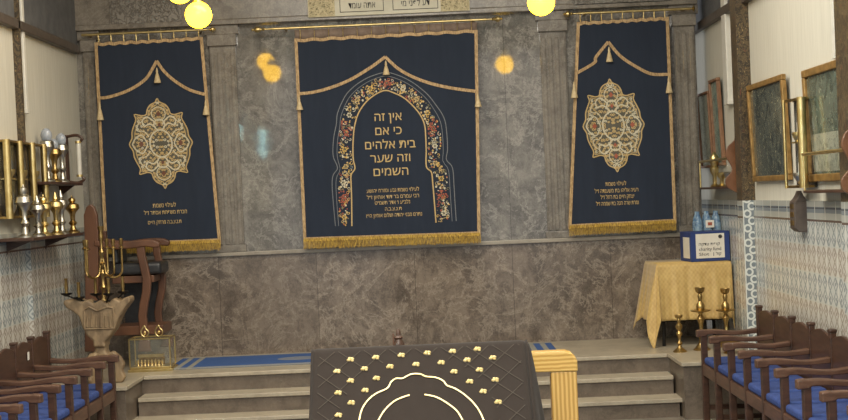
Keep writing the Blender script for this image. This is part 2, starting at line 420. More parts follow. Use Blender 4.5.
def side_wall(name, x, out):
    a, b = sorted((x, x + out * 0.2))
    struct('wall_%s' % name, MB().box(a, b, -16, 1.4 if out > 0 else 0.0, 1.80, ZC), M['plaster'])
    struct('wall_%s_tiles' % name, MB().box(a - (0.02 if out > 0 else -0.0), b + (0.02 if out < 0 else 0), -16, 1.4 if out > 0 else 0.0, 0, 1.80), M['tile'])
    i = x - out * 0.02
    c, d = sorted((i, x)); 
    struct('trim_%d' % (8 if out > 0 else 7), MB().box(c - .005, d + .005, -16, 1.3 if out > 0 else -0.06, 3.56, ZC - 0.01), M['upper_panel'])
    e, f = sorted((x - out * 0.06, x))
    struct('trim_%d' % (10 if out > 0 else 9), MB().box(e, f, -16, 1.29 if out > 0 else -0.10, 3.48, 3.56), M['panel_trim'], bevel=0.008)
side_wall('left', XL, -1); side_wall('right', XR, 1)

def side_span(side, x, dep, pxa, pxb, py):
    """depth range of something standing out from a side wall and seen between pxa and pxb"""
    far, near = (pxa, pxb) if side > 0 else (pxb, pxa)
    return onX(near, py, x).y, onX(far, py, x - side * dep).y
def column(side, x, dep, px0, px1, py, n):
    """side pilaster clad in dark mosaic above the tiles"""
    y0, y1 = side_span(side, x, dep, px0, px1, py); face = x - side * dep
    a, b = sorted((face, x + side * 0.01))
    struct('trim_%d' % n, MB().box(a, b, y0, y1, 1.80, ZC - 0.02), M['mosaic'])
    lo = struct('trim_%d' % (n + 1), MB().box(a, b, y0 + .004, y1, 0.0, 1.80), M['tile']); lo.data.materials.append(M['tile_x'])
    for p in lo.data.polygons:
        if abs(p.normal.y) > .5: p.material_index = 1
    if side > 0:                                   # border tiles on the face towards the hall
        o = struct('trim_%d' % (n + 2), MB().box(0.0, dep, -0.004, 0.004, 0.0, 1.80), M['chain']); o.location = (face, y0, 0)
column(1, XR, 0.112, 735.5, 754, 160, 11)
column(1, XR, 0.112, 839, 880, 150, 14)
column(-1, XL, 0.06, 15.5, 24, 100, 17)
# white cable trunking beside each column
def trunking(pxa, pxb, pybot, side, x, label, dep=.05):
    y0, y1 = side_span(side, x, dep, pxa, pxb, pybot * .6); zb = onX((pxa + pxb) / 2, pybot, x - side * dep).z
    a, b = sorted((x - side * dep, x))
    root = empty('wall_trunking', (x - side * dep / 2, (y0 + y1) / 2, zb), label, 'pipe', 'white trunking on the side walls')
    mx, my = root.location.x, root.location.y
    MB().box(a - mx, b - mx, y0 - my, y1 - my, 0, 4.95 - zb).build('duct', M['white_paint'], root, bevel=0.008)
    MB().box(a - mx - .003, b - mx + .003, y0 - my - .004, y1 - my + .004, -0.012, 0.03).build('end_cap', M['white_paint'], root, bevel=0.003)
trunking(722.5, 732.5, 103, 1, XR, 'white vertical trunking left of the mosaic column on the right wall', .055)
trunking(831, 842, 56, 1, XR, 'short white vertical trunking at the top right corner of the photo', .055)
trunking(19.5, 27, 111, -1, XL, 'white vertical trunking hanging down the left wall above the gilt lamp case', .045)

# rear windows on the left wall, high up beside the viewer: their reflection streaks the marble
for i, (yy, za, zb) in enumerate(((-10.8, 3.1, 4.25), (-14.3, 2.9, 4.5))):
    wmb = MB().box(XL + 0.001, XL + 0.012, yy - 0.17, yy + 0.17, za, zb)
    w = struct('window_%d' % (i + 1), wmb, M['window_glow'])
    fr = MB()
    for z in (za - .04, zb): fr.box(XL, XL + 0.05, yy - 0.22, yy + 0.22, z, z + 0.05)
    for y in (yy - 0.22, yy + 0.17): fr.box(XL, XL + 0.05, y, y + 0.05, za - .04, zb + .05)
    fr.build('window_frame', M['white_paint'], w)

# platform and stairs
SXL, SXR = -2.575, 2.05
YP = onZ(575, 354.5, ZP).y
YP = -1.36
YWG = -2.02
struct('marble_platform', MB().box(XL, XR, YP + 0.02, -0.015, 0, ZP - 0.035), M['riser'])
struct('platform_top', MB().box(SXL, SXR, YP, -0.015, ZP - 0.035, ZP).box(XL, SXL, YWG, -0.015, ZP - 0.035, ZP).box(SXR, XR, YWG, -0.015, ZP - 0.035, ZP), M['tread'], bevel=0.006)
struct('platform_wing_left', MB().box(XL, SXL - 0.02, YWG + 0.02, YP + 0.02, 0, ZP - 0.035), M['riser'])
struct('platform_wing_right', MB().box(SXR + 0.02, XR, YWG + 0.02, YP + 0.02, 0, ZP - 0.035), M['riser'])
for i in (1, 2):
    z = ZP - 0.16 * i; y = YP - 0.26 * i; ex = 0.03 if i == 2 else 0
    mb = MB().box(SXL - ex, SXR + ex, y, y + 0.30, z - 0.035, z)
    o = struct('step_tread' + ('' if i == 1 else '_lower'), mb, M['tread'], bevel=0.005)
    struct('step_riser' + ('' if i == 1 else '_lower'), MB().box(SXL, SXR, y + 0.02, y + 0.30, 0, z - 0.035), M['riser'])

# carved frieze panels and sign above the architrave
def on_wall_slab(name, px0, py0, px1, py1, y, t, mat, label, cat, group=None, ztop=None):
    p, q = onY(px0, py1, y), onY(px1, py1, y); zt = ztop if ztop else onY((px0 + px1) / 2, py0, y).z
    z = (p.z + q.z) / 2
    o = MB().box(p.x, q.x, y, y + t, z, zt).build(name, mat, bevel=0.004)
    rebase(o, ((p.x + q.x) / 2, y + t, z)); return tag(o, label, cat, group)
on_wall_slab('carved_frieze', 110, -20, 182, 23, -0.10, 0.014, M['carved'], 'carved stone relief panel above the left curtain rod', 'carving', 'carved relief panels', 4.25)
on_wall_slab('carved_frieze', 572, -20, 672, 3.5, -0.10, 0.014, M['carved'], 'carved stone relief panel above the right curtain rod', 'carving', 'carved relief panels', 4.35)

# ------------------------------------------------------------------ text
def text_mesh(s, flip=True):
    cu = bpy.data.curves.new('txt', 'FONT'); cu.body = s; cu.offset = 0.004; cu.resolution_u = 3
    cu.extrude = 0.0
    o = bpy.data.objects.new('txt', cu); C.objects.link(o)
    me = bpy.data.meshes.new_from_object(o.evaluated_get(bpy.context.evaluated_depsgraph_get()))
    bpy.data.objects.remove(o); bpy.data.curves.remove(cu)
    return me
def rtl(s): return s[::-1]
def text_into(mb, s, p_left, p_right, height, yfn, lift=0.004, rtl_=True):
    """lay the line between two world points on a wall facing -y"""
    me = text_mesh(rtl(s) if rtl_ else s)
    xs = [v.co.x for v in me.vertices]; ys = [v.co.y for v in me.vertices]
    if not xs: return
    x0, x1 = min(xs), max(xs); hgt = 0.72
    L = Vector(p_left); Rr = Vector(p_right)
    vs = []
    for v in me.vertices:
        t = (v.co.x - x0) / (x1 - x0); p = L.lerp(Rr, t); p.z += (v.co.y - 0.29) / 0.58 * height
        p.y = yfn(p.x, p.z) - lift; vs.append(mb.bm.verts.new(p))
    for f in me.polygons:
        try: mb.bm.faces.new([vs[i] for i in f.vertices])
        except ValueError: pass
    bpy.data.meshes.remove(me)

def solid(o, t=0.003):
    m = o.modifiers.new('solidify', 'SOLIDIFY'); m.thickness = t; m.offset = 0; return o

# sign board
def sign():
    y = -0.125
    p0, p1 = onY(308, 18, y), onY(470, 10.2, y)
    z0 = (p0.z + p1.z) / 2; z1 = z0 + 0.42; cx = (p0.x + p1.x) / 2
    # the board leans with its lettering exactly level; build it level
    root = empty('hebrew_sign_board', (cx, -0.085, z0), 'cream sign board with two framed Hebrew lines above the middle curtain', 'sign')
    o = MB().box(p0.x - cx, p1.x - cx, y + 0.085, 0.0, 0, z1 - z0).build('board', M['board'], root, bevel=0.004)
    for a, b in ((308.5, 335), (441, 469.5)):
        xa, xb = onY(a, 14, y).x - cx, onY(b, 14, y).x - cx
        mb = MB(); random.seed(int(a))
        for k in range(170):
            ux, uz = random.uniform(xa + .012, xb - .012), random.uniform(0.012, z1 - z0 - .012); r = random.uniform(0.004, 0.010)
            th = random.uniform(0, PI); 
            mb.prism([(ux + r * 1.4 * math.cos(q) * math.cos(th) - r * .5 * math.sin(q) * math.sin(th), uz + r * 1.4 * math.cos(q) * math.sin(th) + r * .5 * math.sin(q) * math.cos(th)) for q in [k2 * PI / 3 for k2 in range(6)]],
                     lambda u, v, t: (u, t, v), y + 0.085 - 0.003, y + 0.085)
        mb.build('ornament', M['t_olive'], root)
        mb = MB().box(xa, xb, y + 0.083, y + 0.085, 0.004, z1 - z0 - .004).build('ornament_ground', M['board_gold'], root)
    for (a, b, zoff, txts) in ((340, 384, 0.045, [('אתה עומד', 348.7, 375.5, 0.105)]), (393, 438.5, 0.045, [('דע לפני מי', 401.5, 430, 0.105)])):
        xa, xb = onY(a, 14, y).x - cx, onY(b, 14, y).x - cx; za, zb = 0.035, z1 - z0 - 0.03
        mb = MB(); w = 0.006; yy = y + 0.085
        mb.box(xa, xb, yy - .003, yy, za, za + w).box(xa, xb, yy - .003, yy, zb - w, zb).box(xa, xa + w, yy - .003, yy, za, zb).box(xb - w, xb, yy - .003, yy, za, zb)
        mb.box(xa + .1, xb - .1, yy - .003, yy, za + .125, za + .131)
        mb.build('panel_border', M['ink'], root)
        mb = MB()
        for s, l, r, zc in txts:
            xl, xr = onY(l, 10, y).x - cx, onY(r, 10, y).x - cx
            text_into(mb, s, (xl, 0, za + 0.06), (xr, 0, za + 0.06), 0.05, lambda a_, b_: yy, 0.003)
        mb.build('lettering', M['ink'], root)
sign()

# ------------------------------------------------------------------ ark curtains
YC = -0.14
def ribbon(mb, pts, w, yfn, lift, closed=False):
    """raised strip of width w following (x, z) points on a cloth facing -y"""
    n = len(pts); L = []; Rr = []
    for i, (x, z) in enumerate(pts):
        if closed: a, b = pts[i - 1], pts[(i + 1) % n]
        else: a, b = pts[max(i - 1, 0)], pts[min(i + 1, n - 1)]
        dx, dz = b[0] - a[0], b[1] - a[1]; l = math.hypot(dx, dz) or 1
        nx, nz = -dz / l * w / 2, dx / l * w / 2
        q0 = (x + nx, z + nz); q1 = (x - nx, z - nz)
        L.append(mb.bm.verts.new((q0[0], yfn(*q0) - lift, q0[1]))); Rr.append(mb.bm.verts.new((q1[0], yfn(*q1) - lift, q1[1])))
    for i in range(n if closed else n - 1):
        j = (i + 1) % n
        mb.bm.faces.new((L[i], L[j], Rr[j], Rr[i]))
def smooth_pts(pts, k=6, closed=False):
    out = []; n = len(pts)
    rng = range(n if closed else n - 1)
    g = (lambda i: pts[i % n]) if closed else (lambda i: pts[max(0, min(n - 1, i))])
    for i in rng:
        p0, p1, p2, p3 = g(i - 1), g(i), g(i + 1), g(i + 2)
        for j in range(k):
            t = j / k
            out.append(tuple(0.5 * ((2 * p1[c]) + (-p0[c] + p2[c]) * t + (2 * p0[c] - 5 * p1[c] + 4 * p2[c] - p3[c]) * t * t + (-p0[c] + 3 * p1[c] - 3 * p2[c] + p3[c]) * t ** 3) for c in (0, 1)))
    if not closed: out.append(tuple(pts[-1]))
    return out
def disc(mb, x, z, r, yfn, lift, n=6, sx=1, sz=1, rot=0):
    vs = []
    for k in range(n):
        a = 2 * PI * k / n + rot; px_, pz_ = x + r * sx * math.cos(a), z + r * sz * math.sin(a)
        vs.append(mb.bm.verts.new((px_, yfn(px_, pz_) - lift, pz_)))
    mb.bm.faces.new(vs)

def curtain(label, TL, TR, BR, BL, swag, tassels, phase):
    tl, tr, br, bl = [onY(p[0], p[1], YC) for p in (TL, TR, BR, BL)]
    cx = (tl.x + tr.x) / 2; zb = min(bl.z, br.z)
    root = empty('ark_curtain', (cx, YC, zb), label, 'curtain', 'embroidered ark curtains')
    o3 = root.location.copy()
    P = lambda px, py: (onY(px, py, YC).x - o3.x, onY(px, py, YC).z - o3.z)      # photo point -> on the cloth
    tl, tr, br, bl = [v - o3 for v in (tl, tr, br, bl)]
    wdt = tr.x - tl.x
    def fold(x, z):
        t = max(0, min(1, (tl.z - z) / (tl.z - bl.z)))
        return 0.008 * math.sin(x * 9 + phase) * (0.4 + 0.6 * t) + 0.005 * math.sin(x * 23 + phase * 2 + z * 0.7) * (0.4 + 0.6 * t)
    def Q(u, v):                                                                # u across, v down
        a = tl.lerp(tr, u); b = bl.lerp(br, u); p = a.lerp(b, v)
        return p.x, p.z + (0.006 * math.sin(u * 60 + phase) * (1 - v) ** 3)
    NU, NV = 80, 60
    mb = MB(); g = []
    for j in range(NV + 1):
        row = []
        for i in range(NU + 1):
            x, z = Q(i / NU, j / NV); row.append(mb.bm.verts.new((x, fold(x, z), z)))
        g.append(row)
    for j in range(NV):
        for i in range(NU): mb.bm.faces.new((g[j][i], g[j][i + 1], g[j + 1][i + 1], g[j + 1][i]))
    cl = mb.build('velvet_panel', M['velvet'], root, smooth=True)
    sm = cl.modifiers.new('solidify', 'SOLIDIFY'); sm.thickness = 0.008; sm.offset = 1
    # gold braid round the edge
    mb = MB(); e = 0.014
    for path in ([(0.006, t / 40) for t in range(41)], [(0.994, t / 40) for t in range(41)], [(t / 60, 0.008) for t in range(61)], [(t / 60, 0.985) for t in range(61)]):
        ribbon(mb, [Q(*p) for p in path], 0.030, fold, 0.011)
    solid(mb.build('edge_braid', M['braid'], root), 0.004)
    # fringe at the foot: hanging cords
    mb = MB(); n = 130
    for i in range(n + 1):
        u = i / n; x, z = Q(u, 0.99); l = 0.085 + random.uniform(-.008, .008); w = wdt / n * 0.62; y = fold(x, z) - 0.012
        mb.box(x - w / 2, x + w / 2, y - 0.004, y + 0.004, z - l, z)
    x0, z0 = Q(0, .99)
    ribbon(mb, [Q(t / 60, 0.99) for t in range(61)], 0.03, fold, 0.017)
    mb.build('bottom_fringe', M['fringe'], root)
    # swag braid
    for path in swag:
        mb = MB(); ribbon(mb, smooth_pts([P(*p) for p in path], 8), 0.029, fold, 0.014)
        solid(mb.build('swag_braid', M['braid'], root), 0.005)
    for (x, y, l) in tassels:
        px_, pz_ = P(x, y); yy = fold(px_, pz_) - 0.03; ll = l * 0.0098
        MB().lathe([(0.003, 0.0), (0.006, -0.01), (0.012, -ll * .25), (0.010, -ll * .33), (0.018, -ll * .5), (0.032, -ll * .9), (0.034, -ll), (0.001, -ll)], (px_, yy, pz_), 14).build('tassel', M['cord'], root, smooth=True)
    # loops to the rod
    return root, P, Q, fold
def loops(root, rod_p, rod_q, Q, n=9):
    o3 = root.location
    for i in range(n):
        u = 0.03 + 0.94 * i / (n - 1); x, z = Q(u, 0.0)
        t = (x + o3.x - rod_p.x) / (rod_q.x - rod_p.x); zr = rod_p.z + (rod_q.z - rod_p.z) * t - o3.z
        MB().tube([(x, 0.0 + 0.015 * math.cos(a) , (z + zr) / 2 + (zr - z + 0.035) / 2 * math.sin(a)) for a in [2 * PI * k / 12 for k in range(12)]], 0.003, 6, True).build('hanging_ring', M['brass'], root, smooth=True)
def heading(root, ra, Q):
    o3 = root.location; mb = MB(); prev = None; g = []
    for i in range(61):
        x, z = Q(i / 60, 0.01); zt = ra.z - o3.z - .018; y = .012 + .006 * math.sin(i * .9)
        g.append([mb.bm.verts.new((x, y, z)), mb.bm.verts.new((x, y, zt))])
    for a_, b_ in zip(g, g[1:]): mb.bm.faces.new((a_[0], b_[0], b_[1], a_[1]))
    solid(mb.build('heading_band', M['heading'], root, smooth=True), .003)
def rod(p, q, label, fl, fr, wall_y=-0.0):
    """brass rod between two photo points with finials reaching out to fl / fr (photo x)"""
    a, b = onY(p[0], p[1], YC), onY(q[0], q[1], YC)
    z = (a.z + b.z) / 2; a.z = b.z = z
    c = (a + b) / 2
    root = empty('curtain_rod', c, label, 'curtain rod', 'brass curtain rods')
    MB().tube([a - c, b - c], 0.013, 10).build('pole', M['brass'], root, smooth=True)
    for s, e, fx in ((a, -1, fl), (b, 1, fr)):
        if fx is None: continue
        L = abs(onY(fx, p[1], YC).x - s.x)
        MB().lathe([(0.008, 0), (0.008, e * L * .35), (0.02, e * L * .4), (0.012, e * L * .48), (0.030, e * L * .65), (0.026, e * L * .8), (0.010, e * L * .88), (0.016, e * L * .95), (0.002, e * L)], s - c, 14, 'X').build('finial', M['brass'], root, smooth=True)
    for k in (0.06, 0.94):
        x = a.x + (b.x - a.x) * k - c.x
        MB().box(x - .012, x + .012, 0.0, -YC, -0.012, 0.012).build('bracket', M['brass_dark'], root, bevel=0.003)
    return a, b

cur = {}
# left
cur['l'] = curtain('navy velvet ark curtain on the left with a gold medallion', (95.5, 43), (202, 37), (220.5, 243), (105.5, 247.5),
    [[(99, 98), (110, 97), (130, 90), (145, 80), (152, 70), (157, 61)], [(157, 61), (164, 71), (175, 81), (190, 90), (205, 94.5)]],
    [(157.3, 68, 15), (100, 102, 18), (206, 100, 15)], 0.4)
cur['c'] = curtain('wide navy velvet ark curtain in the middle with a floral arch around Hebrew lines', (294.9, 39), (477, 29.5), (480, 236), (304, 242),
    [[(297, 94), (312, 92.5), (330, 88), (350, 80), (370, 68), (385.3, 57)], [(385.3, 57), (400, 70), (420, 80), (445, 87), (476, 91.5)]],
    [(385.8, 61, 14), (299.3, 97, 13), (477.5, 94, 13)], 1.9)
cur['r'] = curtain('navy velvet ark curtain on the right with a gold medallion', (577.7, 22), (667.5, 17), (675.5, 223.5), (569, 229),
    [[(575, 74), (586, 68), (595, 62), (596, 57), (608, 42)], [(608, 42), (620, 56), (636, 67), (651, 74), (667.5, 74.5)]],
    [(608.5, 47, 15), (573.5, 82, 16), (668, 76, 17)], 3.3)
a, b = rod((81.5, 35.3), (206, 29.5), 'brass curtain rod above the left ark curtain', None, 216); loops(cur['l'][0], a, b, cur['l'][2])
a, b = rod((272, 29.2), (486, 19.3), 'long brass curtain rod above the middle ark curtain', 251, 503); loops(cur['c'][0], a, b, cur['c'][2], 13)
heading(cur['c'][0], a, cur['c'][2])
a, b = rod((578, 13.6), (690, 8.6), 'brass curtain rod above the right ark curtain', 563, 695.5); loops(cur['r'][0], a, b, cur['r'][2])

# medallions
def medallion(key, cpx, hw_px, hh_px, tilt, seed):
    root, P, Q, fold = cur[key]
    c = P(*cpx); k = (P(cpx[0] + 10, cpx[1])[0] - c[0]) / 10; hw, hh = hw_px * k, hh_px * k
    T = lambda a, b: (c[0] + a * hw - b * hh * tilt, c[1] + b * hh)
    quarter = [(0, 1), (.07, .92), (.24, .86), (.34, .76), (.38, .66), (.50, .63), (.64, .65), (.76, .66), (.72, .55), (.80, .42), (.88, .28), (.90, .14), (1, 0)]
    full = quarter + [(a, -b) for a, b in quarter[-2::-1]] + [(-a, -b) for a, b in quarter[1:]] + [(-a, b) for a, b in quarter[-2:0:-1]]
    out = smooth_pts([T(*p) for p in full], 3, True)
    mb = MB(); rows = []
    def half(b):
        b = abs(b)
        for (a0, b0), (a1, b1) in zip(quarter, quarter[1:]):
            if b1 <= b <= b0 and b0 - b1 > 1e-6: return a0 + (a1 - a0) * (b0 - b) / (b0 - b1)
        return 0
    for j in range(81):
        b = 1 - 2 * j / 80; hfw = max(half(b), .004) * .98
        rows.append([mb.bm.verts.new((lambda q: (q[0], fold(*q) - .0105, q[1]))(T(hfw * (i / 12 - 1), b))) for i in range(25)])
    for j in range(80):
        for i in range(24): mb.bm.faces.new((rows[j][i], rows[j][i + 1], rows[j + 1][i + 1], rows[j + 1][i]))
    med = solid(mb.build('medallion', M['t_base'], root), 0.003)
    mb = MB(); ribbon(mb, out, 0.011, fold, 0.0145, True)
    ribbon(mb, smooth_pts([T(a * .9, b * .92) for a, b in full], 3, True), 0.006, fold, 0.0145, True)
    solid(mb.build('medallion_outline', M['t_gold'], med), 0.003)
    # cream strapwork
    mb = MB()
    el = lambda x, y, rx, ry, n=28: [T(x + rx * math.cos(2 * PI * i / n), y + ry * math.sin(2 * PI * i / n)) for i in range(n)]
    ribbon(mb, el(0, 0, .35, .30), 0.013, fold, 0.017, True)
    for s in (1, -1):
        ribbon(mb, el(0, s * .42, .17, .12), 0.012, fold, 0.017, True)
        ribbon(mb, el(0, s * .66, .22, .15), 0.008, fold, 0.017, True)
        for q in (1, -1):
            ribbon(mb, smooth_pts([T(q * a, s * b) for a, b in ((.12, .36), (.30, .44), (.48, .40), (.52, .52), (.38, .60), (.20, .52), (.10, .42))], 4), 0.012, fold, 0.017)
            ribbon(mb, smooth_pts([T(q * a, s * b) for a, b in ((.42, 0), (.58, .20), (.80, .12), (.9, 0))], 5), 0.011, fold, 0.017)
            ribbon(mb, smooth_pts([T(q * a, s * b) for a, b in ((.36, .16), (.50, .28), (.70, .30), (.66, .44), (.54, .50))], 5), 0.008, fold, 0.017)
    solid(mb.build('strapwork', M['t_cream'], med), 0.003)
    # small scrolls, mirrored four ways
    rnd = random.Random(seed); mb = MB(); mbr = MB(); mbo = MB()
    def inside(a, b):
        a, b = abs(a), abs(b)
        for (a0, b0), (a1, b1) in zip(quarter, quarter[1:]):
            if b1 <= b <= b0 and b0 != b1: return a < (a0 + (a1 - a0) * (b0 - b) / (b0 - b1)) * .93
        return a < .8
    spots = []
    for _ in range(1500):
        a, b = rnd.uniform(0.02, .95), rnd.uniform(0.02, .95)
        if inside(a + .02, b + .02) and all((a - x) ** 2 + (b - y) ** 2 > .0046 for x, y in spots): spots.append((a, b))
    for a, b in spots:
        r = rnd.uniform(.036, .052); ph = rnd.uniform(0, 2 * PI); tgt = mb if rnd.random() < .85 else mbo
        sp = [(a + r * (1 - i / 11) * math.cos(ph + i * .75), b + r * .72 * (1 - i / 11) * math.sin(ph + i * .75)) for i in range(10)]
        for q in (1, -1):
            for s in (1, -1): ribbon(tgt, [T(q * x, s * y) for x, y in sp], 0.0080, fold, 0.0155)
    for (a, b, r) in ((.62, 0, .10), (0, .66, .09), (0, .42, .07)):
        for q in ((1, -1) if a else (1,)):
            for s in ((1, -1) if b else (1,)):
                x, z = T(q * a, s * b); disc(mbr, x, z, r * hw * .8, fold, 0.0165, 4, 1, 1.3)
    solid(mb.build('scrollwork', M['t_gold'], med), 0.002); solid(mbo.build('pale_scrollwork', M['t_cream'], med), 0.002)
    solid(mbr.build('rust_diamonds', M['t_red'] if key == 'r' else M['t_brown'], med), 0.003)
medallion('l', (161.3, 143.5), 31.5, 45, 0.045, 3)
medallion('r', (613.3, 125.5), 30.5, 46.5, 0.045, 5)

def lines(key, rows, name='inscription', w=None):
    root, P, Q, fold = cur[key]; mb = MB()
    for s, l, r, y, h in rows:
        p, q = P(l, y + 0.0435 * (r - l) / 2), P(r, y - 0.0435 * (r - l) / 2)
        k = 0.0098
        text_into(mb, s, (p[0], 0, p[1]), (q[0], 0, p[1] * .5 + q[1] * .5), h * k, fold, 0.013)
    solid(mb.build(name, M['t_gold'], root), 0.003)
lines('c', [('אין זה', 374.5, 401.7, 117, 7), ('כי אם', 375.3, 401.7, 131, 7), ('בית אלהים', 365.2, 415.6, 144.8, 7), ('וזה שער', 370.3, 410.3, 158.3, 7), ('השמים', 373.6, 408.3, 171.8, 7)], 'verse')
lines('c', [('לעילוי נשמת גבע ומזרח יהושע', 366.7, 419, 190.2, 3.2), ('רבי עמרם בר דוד אוחיון ז״ל', 367, 419, 196.6, 3.2), ('נלב״ע ו׳ אדר תשמ״ט', 375, 410, 202.4, 3.2), ('ת.נ.צ.ב.ה', 385, 401.7, 208.8, 3.0), ('נתרם מבני יהודה ושלום אוחיון הי״ו', 366.5, 422, 215, 3.2)], 'dedication')
lines('l', [('לעילוי נשמת', 153, 176, 205.3, 3.6), ('חברת משפחת אסתר ז״ל', 144.5, 187, 212.3, 3.4), ('ת.נ.צ.ב.ה מרחק חיים', 148.5, 181.5, 222, 3.2)], 'dedication')
lines('r', [('לעילוי נשמת', 605.5, 626, 183.8, 3.4), ('רעיה אליהו בת משענדה ז״ל', 594.5, 638, 190.6, 3.4), ('יצחק חיים בת רחל ז״ל', 600.5, 634, 196.8, 3.4), ('ומרת שרה חנה בת שמחה ז״ל', 596, 638.5, 203.3, 3.4)], 'dedication')

# floral arch
def arch():
    root, P, Q, fold = cur['c']
    inner = [(352, 226), (351.7, 200), (351.3, 186), (351.2, 175), (355, 168.5), (353.4, 160), (353, 149.7), (353.5, 136), (354.7, 126), (358, 114.5), (363, 106), (369.5, 98.8), (378, 93), (386, 90.5), (394, 93), (402.5, 97), (410, 103), (417.4, 111), (422, 118), (424.8, 126), (425.7, 136.5), (426.2, 150), (426.4, 166.5), (431.4, 172.3), (432.8, 184), (433.9, 196.5), (436, 222.6)]
    outer = [(335.5, 226), (332.4, 190), (333, 176), (337.6, 168), (333.8, 158), (333, 150), (334, 136.5), (336.5, 124), (337.8, 112.8), (344.8, 97), (352, 88.5), (361.3, 81.5), (372, 76), (386, 72.5), (399, 75.7), (410, 81), (419, 87.2), (428, 95), (435.5, 104.5), (442, 114), (445.4, 122.7), (447, 136.5), (447.5, 150), (446.4, 159.6), (452.4, 167.8), (454, 186), (455, 203), (456.2, 221)]
    pi_, po = smooth_pts([P(*p) for p in inner], 6), smooth_pts([P(*p) for p in outer], 6)
    mb = MB(); ribbon(mb, pi_, 0.012, fold, 0.0135); solid(mb.build('arch_inner_line', M['t_gold'], root), 0.003)
    def arc(pts):
        L = [0]
        for a, b in zip(pts, pts[1:]): L.append(L[-1] + math.hypot(b[0] - a[0], b[1] - a[1]))
        return L
    def at(pts, L, t):
        d = t * L[-1]
        for i in range(len(L) - 1):
            if L[i + 1] >= d:
                f = (d - L[i]) / (L[i + 1] - L[i] or 1); return tuple(pts[i][c] + (pts[i + 1][c] - pts[i][c]) * f for c in (0, 1))
        return pts[-1]
    Li, Lo = arc(pi_), arc(po)
    mb = MB(); ribbon(mb, po, 0.008, fold, 0.0135)
    ribbon(mb, [tuple(at(po, Lo, t / 90)[c] * .80 + at(pi_, Li, t / 90)[c] * .20 for c in (0, 1)) for t in range(91)], 0.006, fold, 0.0135)
    solid(mb.build('arch_outer_lines', M['t_grey'], root), 0.003)
    rnd = random.Random(11)
    B = {k: MB() for k in ('t_gold', 't_red', 't_cream', 't_olive', 't_yellow', 't_blue')}
    pal = ['t_gold', 't_yellow', 't_red', 't_cream', 't_olive', 't_gold', 't_cream', 't_red', 't_blue']
    for i in range(620):
        t = rnd.random(); s = rnd.uniform(.10, .70)
        p, q = at(pi_, Li, t), at(po, Lo, t); x = p[0] + (q[0] - p[0]) * s; z = p[1] + (q[1] - p[1]) * s
        seg = int(t * 19)
        red = seg % 4 == 1
        k = ('t_red' if red and rnd.random() < .55 else rnd.choice(pal if rnd.random() < .35 else ['t_gold', 't_yellow', 't_cream', 't_olive']))
        if rnd.random() < .35:
            r = rnd.uniform(.012, .024); ph = rnd.uniform(0, 6.3)
            ribbon(B[k], [(x + r * (1 - i_ / 9) * math.cos(ph + i_ * .8), z + r * (1 - i_ / 9) * math.sin(ph + i_ * .8)) for i_ in range(8)], 0.0055, fold, 0.0135)
        else:
            disc(B[k], x, z, rnd.uniform(.005, .011), fold, 0.0135 + rnd.uniform(0, .002), 6, 1, rnd.uniform(.6, 1.4), rnd.uniform(0, 3))
    # larger rosettes of five petals along the band
    for i in range(19):
        t = (i + .5) / 19; p, q = at(pi_, Li, t), at(po, Lo, t); x = p[0] + (q[0] - p[0]) * .42; z = p[1] + (q[1] - p[1]) * .42
        k = ['t_yellow', 't_red', 't_cream', 't_gold'][i % 4]
        for j in range(6): disc(B[k], x + .019 * math.cos(j * PI / 3), z + .019 * math.sin(j * PI / 3), .0085, fold, 0.0165, 7)
        disc(B['t_olive'], x, z, .008, fold, 0.0175, 7)
    nm = {'t_gold': 'gold_flowers', 't_red': 'rust_flowers', 't_cream': 'cream_flowers', 't_olive': 'olive_leaves', 't_yellow': 'yellow_flowers', 't_blue': 'pale_blue_flowers'}
    for k, m in B.items(): solid(m.build(nm[k], M[k], root), 0.002)
arch()

# ------------------------------------------------------------------ pendant globes
def pendant(px, py, Y, r, label):
    c = onY(px, py, Y)
    root = empty('pendant_lamp', (c.x, c.y, ZC), label, 'lamp', 'yellow globe pendants')
    z = c.z - ZC
    MB().sphere((0, 0, z), r, 28).build('globe', M['lamp'], root, smooth=True)
    MB().lathe([(0.012, z + r - .012), (0.045, z + r - .008), (0.045, z + r + 0.03), (0.02, z + r + 0.05), (0.006, z + r + 0.06)], (0, 0, 0), 16).build('fitting', M['brass'], root, smooth=True)
    MB().tube([(0, 0, z + r + 0.05), (0, 0, -0.02)], 0.006, 8).build('cord', M['brass_dark'], root)
    MB().lathe([(0.05, -0.03), (0.06, 0)], (0, 0, 0), 16).build('ceiling_rose', M['brass'], root)
YLMP = -2.52
pendant(198.5, 15, YLMP, 0.105, 'glowing yellow globe lamp in front of the left curtain rod')
pendant(179.5, -10, YLMP - 0.25, 0.105, 'yellow globe lamp cut by the top edge, left of the full globe')
pendant(541, 2, YLMP, 0.108, 'yellow globe lamp between the middle and right curtains')

# ------------------------------------------------------------------ rug, platform objects
def rug():
    p = [onZ(176, 358, ZP), onZ(551, 341, ZP)]
    x0 = onZ(179, 362, ZP).x; x1 = onZ(553, 346, ZP).x
    o = MB().box(-(x1 - x0) / 2, (x1 - x0) / 2, -0.42, 0.42, 0, 0.012).build('runner_rug', M['rug'], bevel=0.004)
    o.location = ((x0 + x1) / 2, -0.60, ZP); tag(o, 'long blue runner rug with striped ends along the marble wall', 'rug')
rug()

